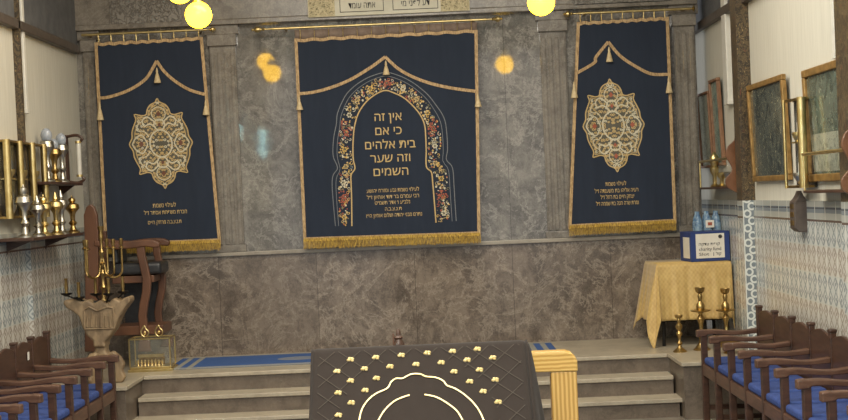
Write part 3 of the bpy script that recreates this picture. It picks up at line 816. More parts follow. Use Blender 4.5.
def candlestick(loc, h, pan, label, r=0.05):
    r *= 1.25
    root = empty('candlestick', loc, label, 'candlestick', 'brass candlesticks by the table')
    P_ = [(r, 0), (r, .01), (r * .8, .02), (r * .35, h * .12), (r * .25, h * .18), (r * .45, h * .24), (r * .22, h * .30), (r * .25, h * .42), (r * .48, h * .5), (r * .22, h * .57)]
    MB().lathe(P_, (0, 0, 0), 18).build('foot', M['brass_dark'], root, smooth=True)
    MB().lathe([(r * .22, h * .57), (r * .5, h * .66), (r * .5, h * .72), (r * .2, h * .78), (r * .3, h * .86), (r * .2, h * .9)], (0, 0, 0), 18).build('stem', M['brass_dark'], root, smooth=True)
    MB().lathe([(r * .2, h * .9), (r * .5, h * .93), (r * .62, h), (r * .45, h), (r * .3, h * .95), (0.001, h * .95)], (0, 0, 0), 18).build('candle_cup', M['brass_dark'], root, smooth=True)
    if pan: MB().lathe([(r * .2, h * .595), (pan, h * .62), (pan * 1.06, h * .64), (pan * .95, h * .64), (r * .2, h * .615)], (0, 0, 0), 20).build('drip_pan', M['brass_dark'], root, smooth=True)
p = onZ(680, 352, ZP); candlestick(p, 0.33, 0, 'small plain brass candlestick at the platform edge below the gold tablecloth', 0.048)
p = onZ(702, 350, ZP); candlestick(p, 0.56, 0.085, 'tall brass candlestick with drip pan in front of the middle of the gold cloth', 0.06)
p = onZ(727, 347, ZP); candlestick(p, 0.53, 0.085, 'tall brass candlestick with drip pan nearest the tiled wall', 0.058)
p = onZ(746, 352, ZP); 
o = MB().lathe([(0.04, 0), (0.05, .01), (0.02, .03), (0.09, .07), (0.11, .10), (0.10, .10), (0.05, .06), (0.001, .05)], (0, 0, 0), 20).build('brass_bowl', M['brass_dark'], smooth=True)
o.location = (2.55, -1.55, ZP); tag(o, 'low footed brass bowl on the platform beside the tall candlesticks', 'bowl')

# table and cloth
TX0, TX1, TY0, TY1, TZ = 2.08, 2.75, -0.84, -0.16, 1.235
def table():
    root = empty('side_table', ((TX0 + TX1) / 2, (TY0 + TY1) / 2, ZP), 'small table with thin black legs under the gold cloth', 'table')
    cx, cy = root.location.x, root.location.y; hx, hy = (TX1 - TX0) / 2 - .02, (TY1 - TY0) / 2 - .02; h = TZ - ZP - 0.006
    MB().box(-hx, hx, -hy, hy, h - 0.03, h).build('table_top', M['iron'], root, bevel=.004)
    for sx in (-1, 1):
        for sy in (-1, 1):
            MB().tube([(sx * (hx - .03), sy * (hy - .03), h - .03), (sx * (hx - .02), sy * (hy - .02), 0)], 0.016, 10).build('leg', M['iron'], root, smooth=True)
    MB().box(-hx, hx, -hy + .03, -hy + .05, .22, .25).build('stretcher', M['iron'], root)
table()
def tablecloth():
    # square cloth on a rectangular top: hem hangs between the corners, corners fall to points
    cx, cy = (TX0 + TX1) / 2, (TY0 + TY1) / 2; hx, hy = (TX1 - TX0) / 2, (TY1 - TY0) / 2; z0 = TZ + 0.004
    mb = MB(); N = 26
    per = []                                       # perimeter walk: back-left -> front-left -> front-right -> back-right
    def side(a, b, n, nx, ny, c0, c1):
        for i in range(n):
            t = i / n; per.append((a[0] + (b[0] - a[0]) * t, a[1] + (b[1] - a[1]) * t, nx, ny, t, c0, c1))
    FL, FR, BL_, BR_ = (-hx, -hy), (hx, -hy), (-hx, hy), (hx, hy)
    side(BL_, FL, 36, -1, 0, 1, 1); 
    for i in range(12):
        a = PI + (PI / 2) * (i + .5) / 12; per.append((-hx, -hy, math.cos(a), math.sin(a), -1, 0, i))
    side(FL, FR, 44, 0, -1, 1, 1)
    for i in range(12):
        a = 1.5 * PI + (PI / 2) * (i + .5) / 12; per.append((hx, -hy, math.cos(a), math.sin(a), -2, 0, i))
    side(FR, BR_, 20, 1, 0, 1, 1)
    rows = 22; grid = []
    for j in range(rows + 1):
        v = j / rows; row = []
        for k, (x, y, nx, ny, t, c0, c1) in enumerate(per):
            if t == -1: drop = 0.50 + 0.30 * (1 - abs(2 * (c1 + .5) / 12 - 1)) ** 1.1; fl = 0.11
            elif t == -2: drop = 0.52 + 0.10 * math.sin((c1 + .5) / 12 * PI); fl = 0.02
            else:
                drop = 0.52; fl = 0.035
                if nx == -1: drop = 0.52 + (0.14 * max(0, 1 - t / .25)); fl = 0.09 + 0.04 * max(0, 1 - t / .3)
            wav = 0.014 * math.sin(k * 0.55) * v + 0.007 * math.sin(k * 1.3 + 1) * v
            fl2 = (fl * v + wav + 0.006) 
            if nx == 1 or t == -2: fl2 = 0.008 + 0.01 * v
            # soft shoulder where the cloth turns over the edge
            zz = z0 - drop * v if j else z0
            row.append(mb.bm.verts.new((x + nx * fl2 * (1 if j else 0), y + ny * fl2 * (1 if j else 0), zz)))
        grid.append(row)
    for j in range(rows):
        for k in range(len(per) - 1): mb.bm.faces.new((grid[j][k], grid[j][k + 1], grid[j + 1][k + 1], grid[j + 1][k]))
    bmesh.ops.remove_doubles(mb.bm, verts=mb.bm.verts[:], dist=1e-5)
    q = [mb.bm.verts.new(p) for p in ((-hx, -hy, z0), (hx, -hy, z0), (hx, hy, z0), (-hx, hy, z0))]
    mb.bm.faces.new(q)
    o = mb.build('tablecloth', M['cloth'], smooth=True)
    sm = o.modifiers.new('solidify', 'SOLIDIFY'); sm.thickness = 0.004; sm.offset = 0
    o.location = (cx, cy, 0); rebase(o, (0, 0, 0)); o.location = (cx, cy, TZ); o.data.transform(Matrix.Translation((0, 0, -TZ)))
    tag(o, 'gold patterned tablecloth with corners falling to points over the side table', 'tablecloth')
tablecloth()

def charity_box():
    root = empty('charity_box', (2.57, -0.60, TZ + 0.008), 'blue charity fund box with white label on the gold tablecloth', 'box', rz=0.10)
    w, d, h = 0.37, 0.34, 0.275
    MB().box(-w / 2, w / 2, -d / 2, d / 2, 0, h).build('box_body', M['box_blue'], root, bevel=0.004)
    lb = MB().box(-w * .37, w * .36, -d / 2 - 0.002, -d / 2, .03, h - .02).build('label', M['label'], root)
    mb = MB(); f = -d / 2 - 0.002
    text_into(mb, 'קופת צדקה', (-.11, 0, .158), (.09, 0, .158), .022, lambda a, b: f, 0.002)
    text_into(mb, 'charity fund', (-.11, 0, .112), (.10, 0, .112), .026, lambda a, b: f, 0.002, False)
    text_into(mb, 'Slot  |  חב״ד'[:8], (-.11, 0, .066), (.03, 0, .066), .022, lambda a, b: f, 0.002, False)
    text_into(mb, 'קול', (.05, 0, .066), (.10, 0, .066), .022, lambda a, b: f, 0.002)
    mb.build('lettering', M['ink'], lb)
    MB().lathe([(0.018, -0.003), (0.018, 0)], (0.095, f, .225), 20, 'Y').build('round_emblem', M['ink'], lb)
    MB().box(-w / 2 - .002, -w / 2, -d * .38, d * .2, .03, h - .05).build('side_label', M['label'], root)
charity_box()
def bag():
    # pack of bottled water in clear blue film
    root = empty('bottle_pack', (2.655, -0.32, TZ + 0.008), 'film wrapped pack of pale blue bottles behind the charity box', 'bottles')
    for i in range(2):
        for j in range(3):
            x, y = -.09 + j * .088, -.045 + i * .09
            MB().lathe([(0.036, 0), (0.040, .02), (0.040, .14), (0.036, .16), (0.040, .18), (0.040, .34), (0.030, .39), (0.014, .43), (0.014, .455)], (x, y, 0), 14).build('bottle', M['plastic_blue'], root, smooth=True)
    MB().box(-.135, .135, -.09, .09, .10, .36).build('film_wrap', M['glass'], root, bevel=.03, seg=4)
    MB().box(-.03, .05, -.094, -.091, .30, .37).build('red_white_label', M['label'], root)
    MB().box(-.01, .03, -.097, -.094, .32, .35).build('red_mark', M['t_red'], root)
bag()

# ------------------------------------------------------------------ benches of joined seats
def arc_pts(n, f): return [f(i / (n - 1)) for i in range(n)]
def bench(side, xa, xb, y0, pitch, n, backh, label, sticker=False):
    root = empty('synagogue_bench', ((xa + xb) / 2, y0 - pitch * n / 2, 0), label, 'bench', 'mahogany benches along the side walls')
    o3 = root.location; s = side
    ys = [y0 - pitch * i - o3.y for i in range(n + 1)]
    xf, xk = xa - o3.x, xb - o3.x
    AZ, SZ = 0.765, 0.505
    def bx(xp, xq, *r): a_, b_ = sorted((xp, xq)); return MB().box(a_, b_, *r)
    # frame rails
    bx(xf + s * .005, xf + s * .045, ys[-1], ys[0], SZ - .10, SZ - .01).build('front_rail', M['wood_mid'], root, bevel=.004)
    bx(xk - s * .04, xk, ys[-1], ys[0], SZ - .10, SZ - .01).build('rear_rail', M['wood'], root, bevel=.004)
    bx(xf + s * .01, xk, ys[-1], ys[0], SZ - .03, SZ - .005).build('seat_board', M['wood'], root)
    for i, y in enumerate(ys):
        bx(xf, xf + s * .05, y - .024, y + .024, 0, AZ - .03).build('arm_post', M['wood'], root, bevel=.006)
        # arm: gently waved, thicker rounded front end
        L = xk - (xf - s * .035); pts = []; rad = []
        poly = []
        K = 22
        top = [(k / K, AZ + .010 * math.sin(k / K * PI * 2.2) + (0.006 if k < 3 else 0)) for k in range(K + 1)]
        bot = [(k / K, AZ - .038 - (0.012 if k < 4 else 0) + .006 * math.sin(k / K * PI * 2.2)) for k in range(K, -1, -1)]
        poly = top + bot
        MB().prism(poly, lambda u, v, t: (xf - s * .035 + L * u, t, v), y - .033, y + .033).build('armrest', M['wood_mid'], root, bevel=.008, seg=3)
        bp = MB(); a_, b_ = sorted((xk, xk + s * .045)); bp.box(a_, b_, y - .026, y + .026, 0, backh + .015)
        bp.box(a_ - .004, b_ + .004, y - .032, y + .032, backh + .01, backh + .035)
        bp.build('back_post', M['wood'], root, bevel=.008)
        bx(xf + s * .05, xk, y - .012, y + .012, .12, .16).build('side_stretcher', M['wood'], root)
    for i in range(n):
        ya, yb = ys[i + 1] + .026, ys[i] - .026; w = yb - ya
        # cushion
        a_, b_ = sorted((xf + s * .015, xk - s * .01))
        MB().box(a_, b_, ya + .004, yb - .004, SZ - .01, SZ + .05).build('seat_cushion', M['seat_blue'], root, bevel=.022, seg=4, smooth=True)
        # back panel with scalloped crest
        K = 16
        poly = [(k / K, backh - .035 + .045 * math.sin(k / K * PI) ** .7 * (1 if abs(k / K - .5) > .1 else 1.05)) for k in range(K + 1)] + [(1, SZ + .02), (0, SZ + .02)]
        MB().prism(poly, lambda u, v, t: (t, ya + w * u, v), *(sorted((xk + s * .008, xk + s * .034)))).build('backrest', M['wood'], root, bevel=.006)
    return root
nb = 9
XAR = 266 * 11.0 / 1350; XAL = -320 * 11.0 / 1350
bench(1, XAR, XAR + 0.46, -2.27, 0.496, nb, 0.92, 'mahogany bench with blue seat pads along the right tiled wall')
lb = bench(-1, XAL, XAL - 0.52, -2.27, 0.435, 10, 0.96, 'mahogany bench with blue seat pads along the left tiled wall')
pk = Vector((XAL - 0.518, -2.27 - 0.60, .86)) - lb.location
MB().box(pk.x, pk.x + .003, pk.y - .02, pk.y + .02, pk.z - .03, pk.z + .03).build('white_sticker', M['label'], lb)

# ------------------------------------------------------------------ left corner: carved stand, candelabrum, brass box, tall chair
def circ(c, r, a0, a1, n, plane='XZ', ang=0):
    out = []
    for i in range(n):
        a = a0 + (a1 - a0) * i / (n - 1); u, v = r * math.cos(a), r * math.sin(a)
        out.append(Vector((c[0] + u * math.cos(ang), c[1] + u * math.sin(ang), c[2] + v)))
    return out
def stand():
    Y = -1.72
    base = onY(117, 384, Y); k = (DW + Y) / F_PX
    c = onY(103, 300, Y); cx = onY(110, 340, Y).x
    root = empty('carved_wooden_stand', (cx, Y, ZP), 'pale carved wooden stand with a flared crown under the brass candelabrum', 'stand')
    P = lambda px, py: (onY(px, py, Y).x - cx, onY(px, py, Y).z - ZP)
    # crown silhouette, traced at its own distance and given real depth; scalloped upper edge
    crown = [(66, 303), (67, 299), (73, 300), (79, 297), (84, 301), (90, 299), (96, 303), (103, 299), (110, 303), (116, 297), (122, 300), (128, 296), (132, 296), (132.5, 301), (126, 309), (121, 318), (117, 328), (113, 334), (107, 341), (108, 346), (96, 346), (96, 340), (89, 334), (85, 326), (82, 316), (76, 311), (69, 307)]
    MB().prism([P(*p) for p in crown], lambda u, v, t: (u, t, v), -0.10, 0.10).build('crown', M['wood_raw'], root, bevel=.02, seg=3)
    pan = [(87, 309), (92, 306), (100, 310), (110, 306), (116, 307), (117, 327), (88, 328)]
    cp = MB()
    for a_, b_ in zip(pan, pan[1:] + pan[:1]):
        p0, p1 = P(*a_), P(*b_); cp.tube([(p0[0], -0.105, p0[1]), (p1[0], -0.105, p1[1])], 0.008, 6)
    for q in range(6): 
        a_ = P(90 + q * 4.6, 326); b_ = P(91 + q * 4.3, 314 - 3 * (q % 2)); cp.tube([(a_[0], -0.105, a_[1]), (b_[0], -0.11, b_[1])], [.012, .006], 6)
    cp.build('carved_relief', M['wood_raw'], root, smooth=True)
    stem = [(96, 344), (108, 344), (107, 350), (112, 356), (107, 364), (97, 364), (91, 355), (97, 350)]
    MB().prism([P(*p) for p in stem], lambda u, v, t: (u, t, v), -0.07, 0.07).build('stem', M['wood_raw'], root, bevel=.02, seg=3)
    # feet: right-hand cabriole foot shown in the photo and its mirrors
    foot = [(106, 356), (114, 353), (121, 359), (125, 366), (123, 373), (126, 379), (123, 384.5), (115, 384.5), (116, 377), (112, 369), (106, 364)]
    fp = [P(*p) for p in foot]; mnz = min(v for _, v in fp)
    fp = [(u - P(102, 360)[0], v - mnz) for u, v in fp]; off = P(102, 360)[0]
    for an in (0.0, 2.1, 4.2):
        MB().prism(fp, lambda u, v, t: (off + u * math.cos(an) - t * math.sin(an), u * math.sin(an) + t * math.cos(an), v), -0.04, 0.04).build('foot', M['wood_raw'], root, bevel=.015, seg=3)
    # lower ring of black cups with candles belongs to the stand
    return root, Y, cx
stand()
def candelabrum():
    Y = -1.72
    b = onY(104, 300, Y); cx, zb = b.x, b.z - 0.02
    root = empty('candelabrum', (cx, Y, zb), 'tall brass candelabrum with curved arms on the pale carved stand', 'candelabrum')
    P = lambda px, py: (onY(px, py, Y).x - cx, onY(px, py, Y).z - zb)
    H = P(104, 226)[1]
    prof = [(0.035, 0.0), (0.02, .03), (0.013, .10), (.03, .13), (.013, .16), (.013, .22), (.024, .25), (.012, .28), (.028, .32), (.034, .335), (.012, .35), (.016, .40), (.026, .43), (.012, .46), (.014, H - .12), (.022, H - .08), (.014, H - .05), (.026, H - .02), (.028, H), (0.001, H)]
    MB().lathe(prof, (0, 0, 0), 16).build('stem', M['brass_dark'], root, smooth=True)
    zt = P(104, 262)[1]
    for ang, rr in ((0.35, .068), (-.45, .048), (PI - .3, .066), (PI + .9, .062), (1.5, .06)):
        c = (rr * math.cos(ang) * 1.0, rr * math.sin(ang) * 1.0, zt - 0.06)
        pts = [Vector((0.01 * math.cos(ang), .01 * math.sin(ang), zt + .03))]
        path = circ((c[0] + .03 * math.cos(ang), c[1] + .03 * math.sin(ang), zt - .07), rr, PI, 2 * PI, 12, ang=ang)
        pts += path + [path[-1] + Vector((0, 0, .10)), path[-1] + Vector((0, 0, .18))]
        arm = MB().tube(pts, 0.009, 8).build('arm', M['brass_dark'], root, smooth=True)
        e = pts[-1]
        MB().lathe([(0.008, 0), (0.026, .005), (.026, .012), (0.010, .02), (.016, .04), (.016, .085), (.012, .085), (0.001, .05)], e, 14).build('candle_cup', M['brass_dark'], arm, smooth=True)
    for x, py, yy in ((66.5, 293, 0.0), (82, 296, -.10), (93, 294, .10), (112, 292, -.12), (123, 291, .0)):
        q = P(x, py)
        zz = q[1]
        arm = MB().tube([(0, 0, .02), (q[0] * .5, yy * .5, .0), (q[0], yy, zz - .02)], 0.007, 8).build('lower_arm', M['iron'], root, smooth=True)
        MB().lathe([(0.01, -.03), (.045, -.012), (.05, 0), (.045, 0), (.012, -.006)], (q[0], yy, zz), 16).build('black_drip_pan', M['iron'], arm, smooth=True)
        MB().lathe([(0.014, 0), (0.012, .02), (.016, .05), (.012, .11), (.016, .125), (.016, .13), (.001, .13)], (q[0], yy, zz - .005), 12).build('candle_holder', M['brass_dark'], arm, smooth=True)
candelabrum()

def brass_case():
    Y = -0.98
    a, b = onZ(131, 372.3, ZP), onZ(172, 369.5, ZP)
    Y = a.y; w = onY(171.5, 370, Y).x - a.x; h = onY(150, 336, Y).z - onY(150, 366, Y).z
    root = empty('brass_glass_case', ((a.x + b.x) / 2, Y + .12, ZP), 'brass framed glass case with two flame shaped finials on the left of the platform', 'case')
    w2 = w / 2; d2 = 0.12
    MB().box(-w2 - .015, w2 + .02, -d2 - .03, d2 + .02, 0, .025).box(-w2, w2 + .005, -d2 - .012, d2, .025, .045).build('base', M['brass'], root, bevel=.005)
    fr = MB(); H = h + .03
    for x in (-w2, w2):
        for y in (-d2, d2): fr.box(x - .006, x + .006, y - .006, y + .006, .04, H)
    for z in (H - .006,):
        for y in (-d2, d2): fr.box(-w2, w2, y - .006, y + .006, z - .006, z + .006)
        for x in (-w2, w2): fr.box(x - .006, x + .006, -d2, d2, z - .006, z + .006)
    fr.build('frame', M['brass'], root)
    for y in (-d2, d2): MB().box(-w2 + .006, w2 - .006, y - .001, y + .001, .045, H - .01).build('glass_pane', M['glass'], root)
    for x in (-w2, w2): MB().box(x - .001, x + .001, -d2 + .006, d2 - .006, .045, H - .01).build('glass_pane', M['glass'], root)
    rk = MB().box(-w2 * .7, w2 * .55, -.03, .03, .12, .145).build('inner_rail', M['brass'], root)
    MB().box(-w2 * .72, w2 * .57, .02, .035, .045, .12).build('inner_back', M['brass_dark'], rk)
    for i in range(8):
        x = -w2 * .68 + i * w2 * 1.2 / 7
        MB().lathe([(.016, .045), (.006, .06), (.014, .08), (.012, .095), (.005, .10)], (x, -.05, 0), 10).build('oil_cup', M['brass'], rk, smooth=True)
    for x in (-w2 * .32, w2 * .38):
        f = smooth_pts([(0, .0), (.03, .02), (.033, .05), (.012, .075), (0, .10), (-.018, .08), (-.033, .05), (-.026, .02)], 4, True)
        MB().tube([(x + u, -.02, H + .004 + v) for u, v in f], 0.007, 8, True).build('flame_finial', M['brass'], root, smooth=True)
        MB().sphere((x, -.02, H + .04), .014, 10, (1, .6, 1.3)).build('finial_core', M['brass'], root, smooth=True)
brass_case()

def tall_chair():
    Y = -0.80
    x0 = onY(92, 300, Y).x; cx = onY(122, 300, Y).x
    root = empty('tall_ceremonial_chair', (cx, Y + .25, ZP), 'tall red brown wooden ceremonial chair with black leather seat in the left corner', 'chair')
    oy = Y - root.location.y
    P = lambda px, py: (onY(px, py, Y).x - cx, onY(px, py, Y).z - ZP)
    def pr(name, pts, y0, y1, mat, **kw): return MB().prism([P(*p) for p in pts], lambda u, v, t: (u, t, v), oy + y0, oy + y1).build(name, mat, root, **kw)
    # arched back post at the wall side
    post = [(84.5, 352), (85, 260), (84, 232), (83.5, 215), (86, 207), (90, 204), (94, 207), (97, 215), (98, 232), (98, 262), (97.5, 352)]
    pr('back_post', post, .0, .05, M['wood_red'], bevel=.01)
    pr('back_post', [(x - 4, y) for x, y in post if y > 225], .46, .51, M['wood_red'], bevel=.01)
    # top rail with scrolled end
    rail = [(94, 240), (105, 242), (118, 242.5), (132, 240.5), (146, 239.5), (154, 240), (160, 243), (159, 247.5), (152, 247.5), (146, 246.5), (132, 248.5), (116, 249.5), (104, 248), (94, 246)]
    pr('arm_rail', rail, -.01, .06, M['wood_red'], bevel=.012, seg=3)
    pr('arm_rail', [(x + 0, y) for x, y in rail], .45, .52, M['wood_red'], bevel=.012, seg=3)
    # S-shaped legs
    legc = [(140, 246), (141, 256), (144, 268), (146.5, 280), (146, 292), (143.5, 304), (142, 316), (143, 326), (144.5, 340)]
    def sleg(dx, y0, y1, sc=1.0):
        L_ = [(x - 4.2 * sc + dx, y) for x, y in legc] + [(x + 4.2 * sc + dx, y) for x, y in legc[::-1]]
        pr('curved_leg', L_, y0, y1, M['wood_red'], bevel=.01)
    sleg(0, .0, .05); sleg(7, .40, .45, .9)
    for dx in (0, 14): 
        pr('foot', [(139 + dx, 340), (149 + dx, 340), (151 + dx, 352 ), (137 + dx, 352)], .0 if dx == 0 else .4, .06 if dx == 0 else .46, M['wood_red'], bevel=.01)
    # padded leather
    MB().box(P(98, 0)[0], P(147, 0)[0], oy + .055, oy + .445, P(120, 276)[1], P(120, 264)[1]).build('leather_seat', M['leather'], root, bevel=.03, seg=4, smooth=True)
    MB().box(P(97, 0)[0], P(139, 0)[0], oy + .06, oy + .44, P(120, 284)[1], P(120, 277)[1]).build('seat_rail', M['wood_red'], root, bevel=.006)
    MB().box(P(98, 0)[0], P(104, 0)[0], oy + .055, oy + .445, P(120, 264)[1], P(120, 244)[1]).build('leather_back', M['leather'], root, bevel=.02, seg=3)
    MB().box(P(97, 0)[0], P(147, 0)[0], oy + .02, oy + .44, P(120, 336)[1], P(120, 327)[1]).build('lower_rail', M['wood_red'], root, bevel=.006)
    MB().box(P(99, 0)[0], P(138, 0)[0], oy + .43, oy + .445, P(120, 327)[1], P(120, 284)[1]).build('rear_panel', M['leather'], root)
tall_chair()

# ------------------------------------------------------------------ left wall: gilt lamp case, shelves
def lamp_glass(root, x, y, z, h=0.22, brass='brass'):
    """glass oil lamp: brass cup, clear chimney, wick"""
    cup = MB().lathe([(0.01, -.05), (.022, -.03), (.042, 0), (.046, .02), (.046, .035), (.03, .035), (0.001, .03)], (x, y, z), 14).build('lamp_cup', M[brass], root, smooth=True)
    MB().lathe([(.028, .035), (.034, .08), (.028, .13), (.014, .18), (.010, h), (.004, h)], (x, y, z), 12).build('glass_chimney', M['glass'], cup, smooth=True)
    MB().lathe([(.010, .03), (.010, .10), (.003, .13)], (x, y, z), 8).build('candle', M['label'], cup)
def lamp_case(side, x, px0, px1, pyt, pyb, n, label, rods=None, turn=False, name='memorial_lamp_case'):
    face = x - side * 0.10
    A, B = onX(px0, (pyt + pyb) / 2, face), onX(px1, (pyt + pyb) / 2, face)
    y0, y1 = A.y, B.y; zt, zb = onX((px0 + px1) / 2, pyt, face).z, onX((px0 + px1) / 2, pyb, face).z
    h = zt - zb; d = .10
    root = empty(name, (x - (.15 * abs(y1 - y0) / 2 + .005 if turn else 0), (y0 + y1) / 2, zb), label, 'lamp case', rz=.15 if turn else 0)
    cy = root.location.y; L = abs(y1 - y0); s = side; a_, b_ = sorted((0, -s * .02))
    MB().box(a_, b_, -L / 2, L / 2, 0, h).build('back_board', M['dark_glass'], root)
    a_, b_ = sorted((0, -s * d))
    MB().box(a_, b_, -L / 2, L / 2, h - .02, h).box(a_, b_, -L / 2, L / 2, 0, .02).build('case_rails', M['brass_dark'], root, bevel=.004)
    for i in range(n + 1):
        y = -L / 2 + L * i / n
        rr = (rods or [.030] * 9)[i]; MB().tube([(-s * d, y, 0.0), (-s * d, y, h)], rr, 12).build('gilt_rod', M['brass'], root, smooth=True)
    for i in range(n):
        y = -L / 2 + L * (i + .5) / n
        a_, b_ = sorted((-s * .02, -s * .085)); MB().box(a_, b_, y - .07, y + .07, h * .5, h * .5 + .012).build('lamp_bracket', M['brass'], root)
        lamp_glass(root, -s * .06, y, h * .5 + .045, min(.24, h * .38))
        lamp_glass(root, -s * .06, y, .075, min(.22, h * .3), 'silver')
    return root
lamp_case(-1, XL, 8, 45, 142, 218, 3, 'gilt edged case of three tall bays of glass oil lamps on the left wall')
lamp_case(1, XR, 791, 802.5, 98, 188, 1, 'narrow brass edged case of glass oil lamps between the two large gilt pictures', [.032, .012], True)

def shelf(side, x, px0, px1, py, dep, label):
    y0, y1 = sorted((onX(px0, py, x - side * dep).y, onX(px1, py, x - side * dep).y)); z = onX((px0 + px1) / 2, py, x - side * dep).z
    root = empty('wall_shelf', (x, (y0 + y1) / 2, z), label, 'shelf', 'small wall shelves'); L = y1 - y0
    a_, b_ = sorted((0, -side * dep))
    MB().box(a_, b_, -L / 2, L / 2, -.025, 0).build('board', M['wood'], root, bevel=.004)
    for t in (-.35, .35):
        MB().prism([(0, -.025), (0, -.16), (.04, -.10), (dep * .8, -.025)], lambda u, v, w: (-side * u, w, v), t * L - .01, t * L + .01).build('bracket', M['wood'], root)
    return y0, y1, z
def finial_lamp(loc, h, mat, label, top='ball', grp='oil lamps and silver on the left shelves', name='oil_lamp'):
    root = empty(name, loc, label, 'lamp', grp)
    MB().lathe([(.06, 0), (.06, .012), (.03, .03), (.02, h * .2), (.04, h * .27), (.02, h * .34), (.024, h * .5), (.04, h * .58)], (0, 0, 0), 14).build('base', M[mat], root, smooth=True)
    MB().lathe([(.04, h * .58), (.066, h * .66), (.058, h * .76), (.028, h * .8)], (0, 0, 0), 14).build('body', M[mat], root, smooth=True)
    if top == 'ball': MB().lathe([(.02, h * .8), (.032, h * .86), (.028, h * .92), (.01, h * .95), (.003, h)], (0, 0, 0), 12).build('top', M[mat], root, smooth=True)
    elif top == 'glass': MB().sphere((0, 0, h * .87), h * .11, 12, (1, .8, 1.3)).build('glass_bulb', M['glass_blue'], root, smooth=True)
    else: MB().lathe([(.02, h * .8), (.026, h * .84), (.004, h)], (0, 0, 0), 12).build('top', M[mat], root, smooth=True)
# lower shelf crowded with brass and silver lamps
y0, y1, z = shelf(-1, XL, 33, 84, 235, .30, 'dark wooden shelf at the top of the tiles crowded with small lamps')
kinds = [('silver', 'ball', .42, 'tallest silver ball topped lamp at the near end of the lower left shelf'),
         ('silver', 'point', .33, 'silver pointed lamp second on the lower left shelf'),
         ('brass', 'ball', .34, 'brass ball topped lamp in the middle of the lower left shelf'),
         ('brass', 'point', .36, 'bright brass pointed lamp in the middle of the lower left shelf'),
         ('silver', 'point', .38, 'dull silver pointed lamp right of the brass ones on the lower left shelf'),
         ('brass_dark', 'ball', .33, 'aged brass lamp at the far end of the lower left shelf')]
for i, (m, tp, h, lab) in enumerate(kinds):
    y = y0 + (y1 - y0) * (.07 + .86 * i / 5)
    finial_lamp((XL + .21 + .025 * (i % 2), y, z), h, m, lab, tp)
# upper shelf
y0, y1, z = shelf(-1, XL, 50, 83, 182, .18, 'small wooden shelf on the plaster above the lower lamp shelf')
finial_lamp((XL + .10, y0 + .22 * (y1 - y0), z), .46, 'silver', 'silver lamp with pale blue glass bulb at the near end of the upper left shelf', 'glass')
finial_lamp((XL + .09, y0 + .45 * (y1 - y0), z), .38, 'brass_dark', 'dark brass lamp with blue glass bulb on the upper left shelf', 'glass')
finial_lamp((XL + .10, y0 + .64 * (y1 - y0), z), .44, 'silver', 'tall silver lamp with blue glass bulb beside the candle bracket', 'glass')
def candle_bracket():
    p = onX(79, 160, XL + .12); q0 = onX(79, 137, XL + .12).z; q1 = onX(80, 181, XL + .12).z
    root = empty('candle_bracket', (XL, p.y, q1), 'scrolled wooden bracket holding a white candle tube beside the upper left shelf', 'bracket'); h = q0 - q1
    pts = smooth_pts([(0, 0), (.10, -.02), (.16, .02), (.13, .06)], 5)
    for z0, s in ((0.0, 1), (h, -1)):
        MB().tube([(u, 0, z0 + s * v * .8) for u, v in pts], 0.014, 8).build('scroll', M['wood'], root, smooth=True)
    MB().tube([(.12, 0, .03), (.12, 0, h - .03)], 0.022, 12).build('candle_tube', M['white_paint'], root, smooth=True)
    for z0 in (.04, h - .06): MB().lathe([(.030, 0), (.030, .02)], (.12, 0, z0), 12).build('collar', M['brass'], root)
    MB().box(0, .02, -.03, .03, -.02, h + .02).build('back_plate', M['wood'], root)
candle_bracket()

# ------------------------------------------------------------------ right wall: pictures, shelves with lamps, collecting box
def framed(px0, px1, pyt, pyb, fw, mf, mp, label, grp='framed pictures on the right wall', lean=0.035):
    x = XR - .03
    A, B = onX(px0, (pyt + pyb) / 2, x), onX(px1, (pyt + pyb) / 2, x)
    y1, y0 = A.y, B.y; m = (px0 + px1) / 2
    zt, zb = onX(m, pyt, x).z, onX(m, pyb, x).z; h = zt - zb; L = y1 - y0
    root = empty('framed_picture', (XR - .002, (y0 + y1) / 2, zb), label, 'picture', grp); root.rotation_euler = (0, -lean, 0)
    fr = MB()
    fr.box(-.04, 0, -L / 2, L / 2, 0, fw).box(-.04, 0, -L / 2, L / 2, h - fw, h).box(-.04, 0, -L / 2, -L / 2 + fw, fw, h - fw).box(-.04, 0, L / 2 - fw, L / 2, fw, h - fw)
    fr.build('frame', M[mf], root, bevel=.008)
    MB().box(-.018, -.004, -L / 2 + fw, L / 2 - fw, fw, h - fw).build('picture', M[mp], root)
    return root, L, h
r1, L1, h1 = framed(752, 788, 79, 181, .045, 'frame_gold', 'pic_dark', 'gilt framed dark picture right of the first mosaic column')
r2, L2, h2 = framed(808, 856, 62, 181, .055, 'frame_gold', 'pic_green', 'large gilt framed green grey picture at the right edge of the photo')
MB().box(-.02, -.018, -L2 / 2 + .1, L2 / 2 - .08, .07, h2 * .42).build('pale_lower_panel', M['pic_pale'], r2)
framed(700.5, 712, 92, 168, .025, 'frame_brown', 'pic_pale', 'narrow brown framed text sheet nearest the marble wall')
framed(713.5, 722, 78, 166, .03, 'frame_brown', 'pic_teal', 'brown framed teal picture beside the white trunking')

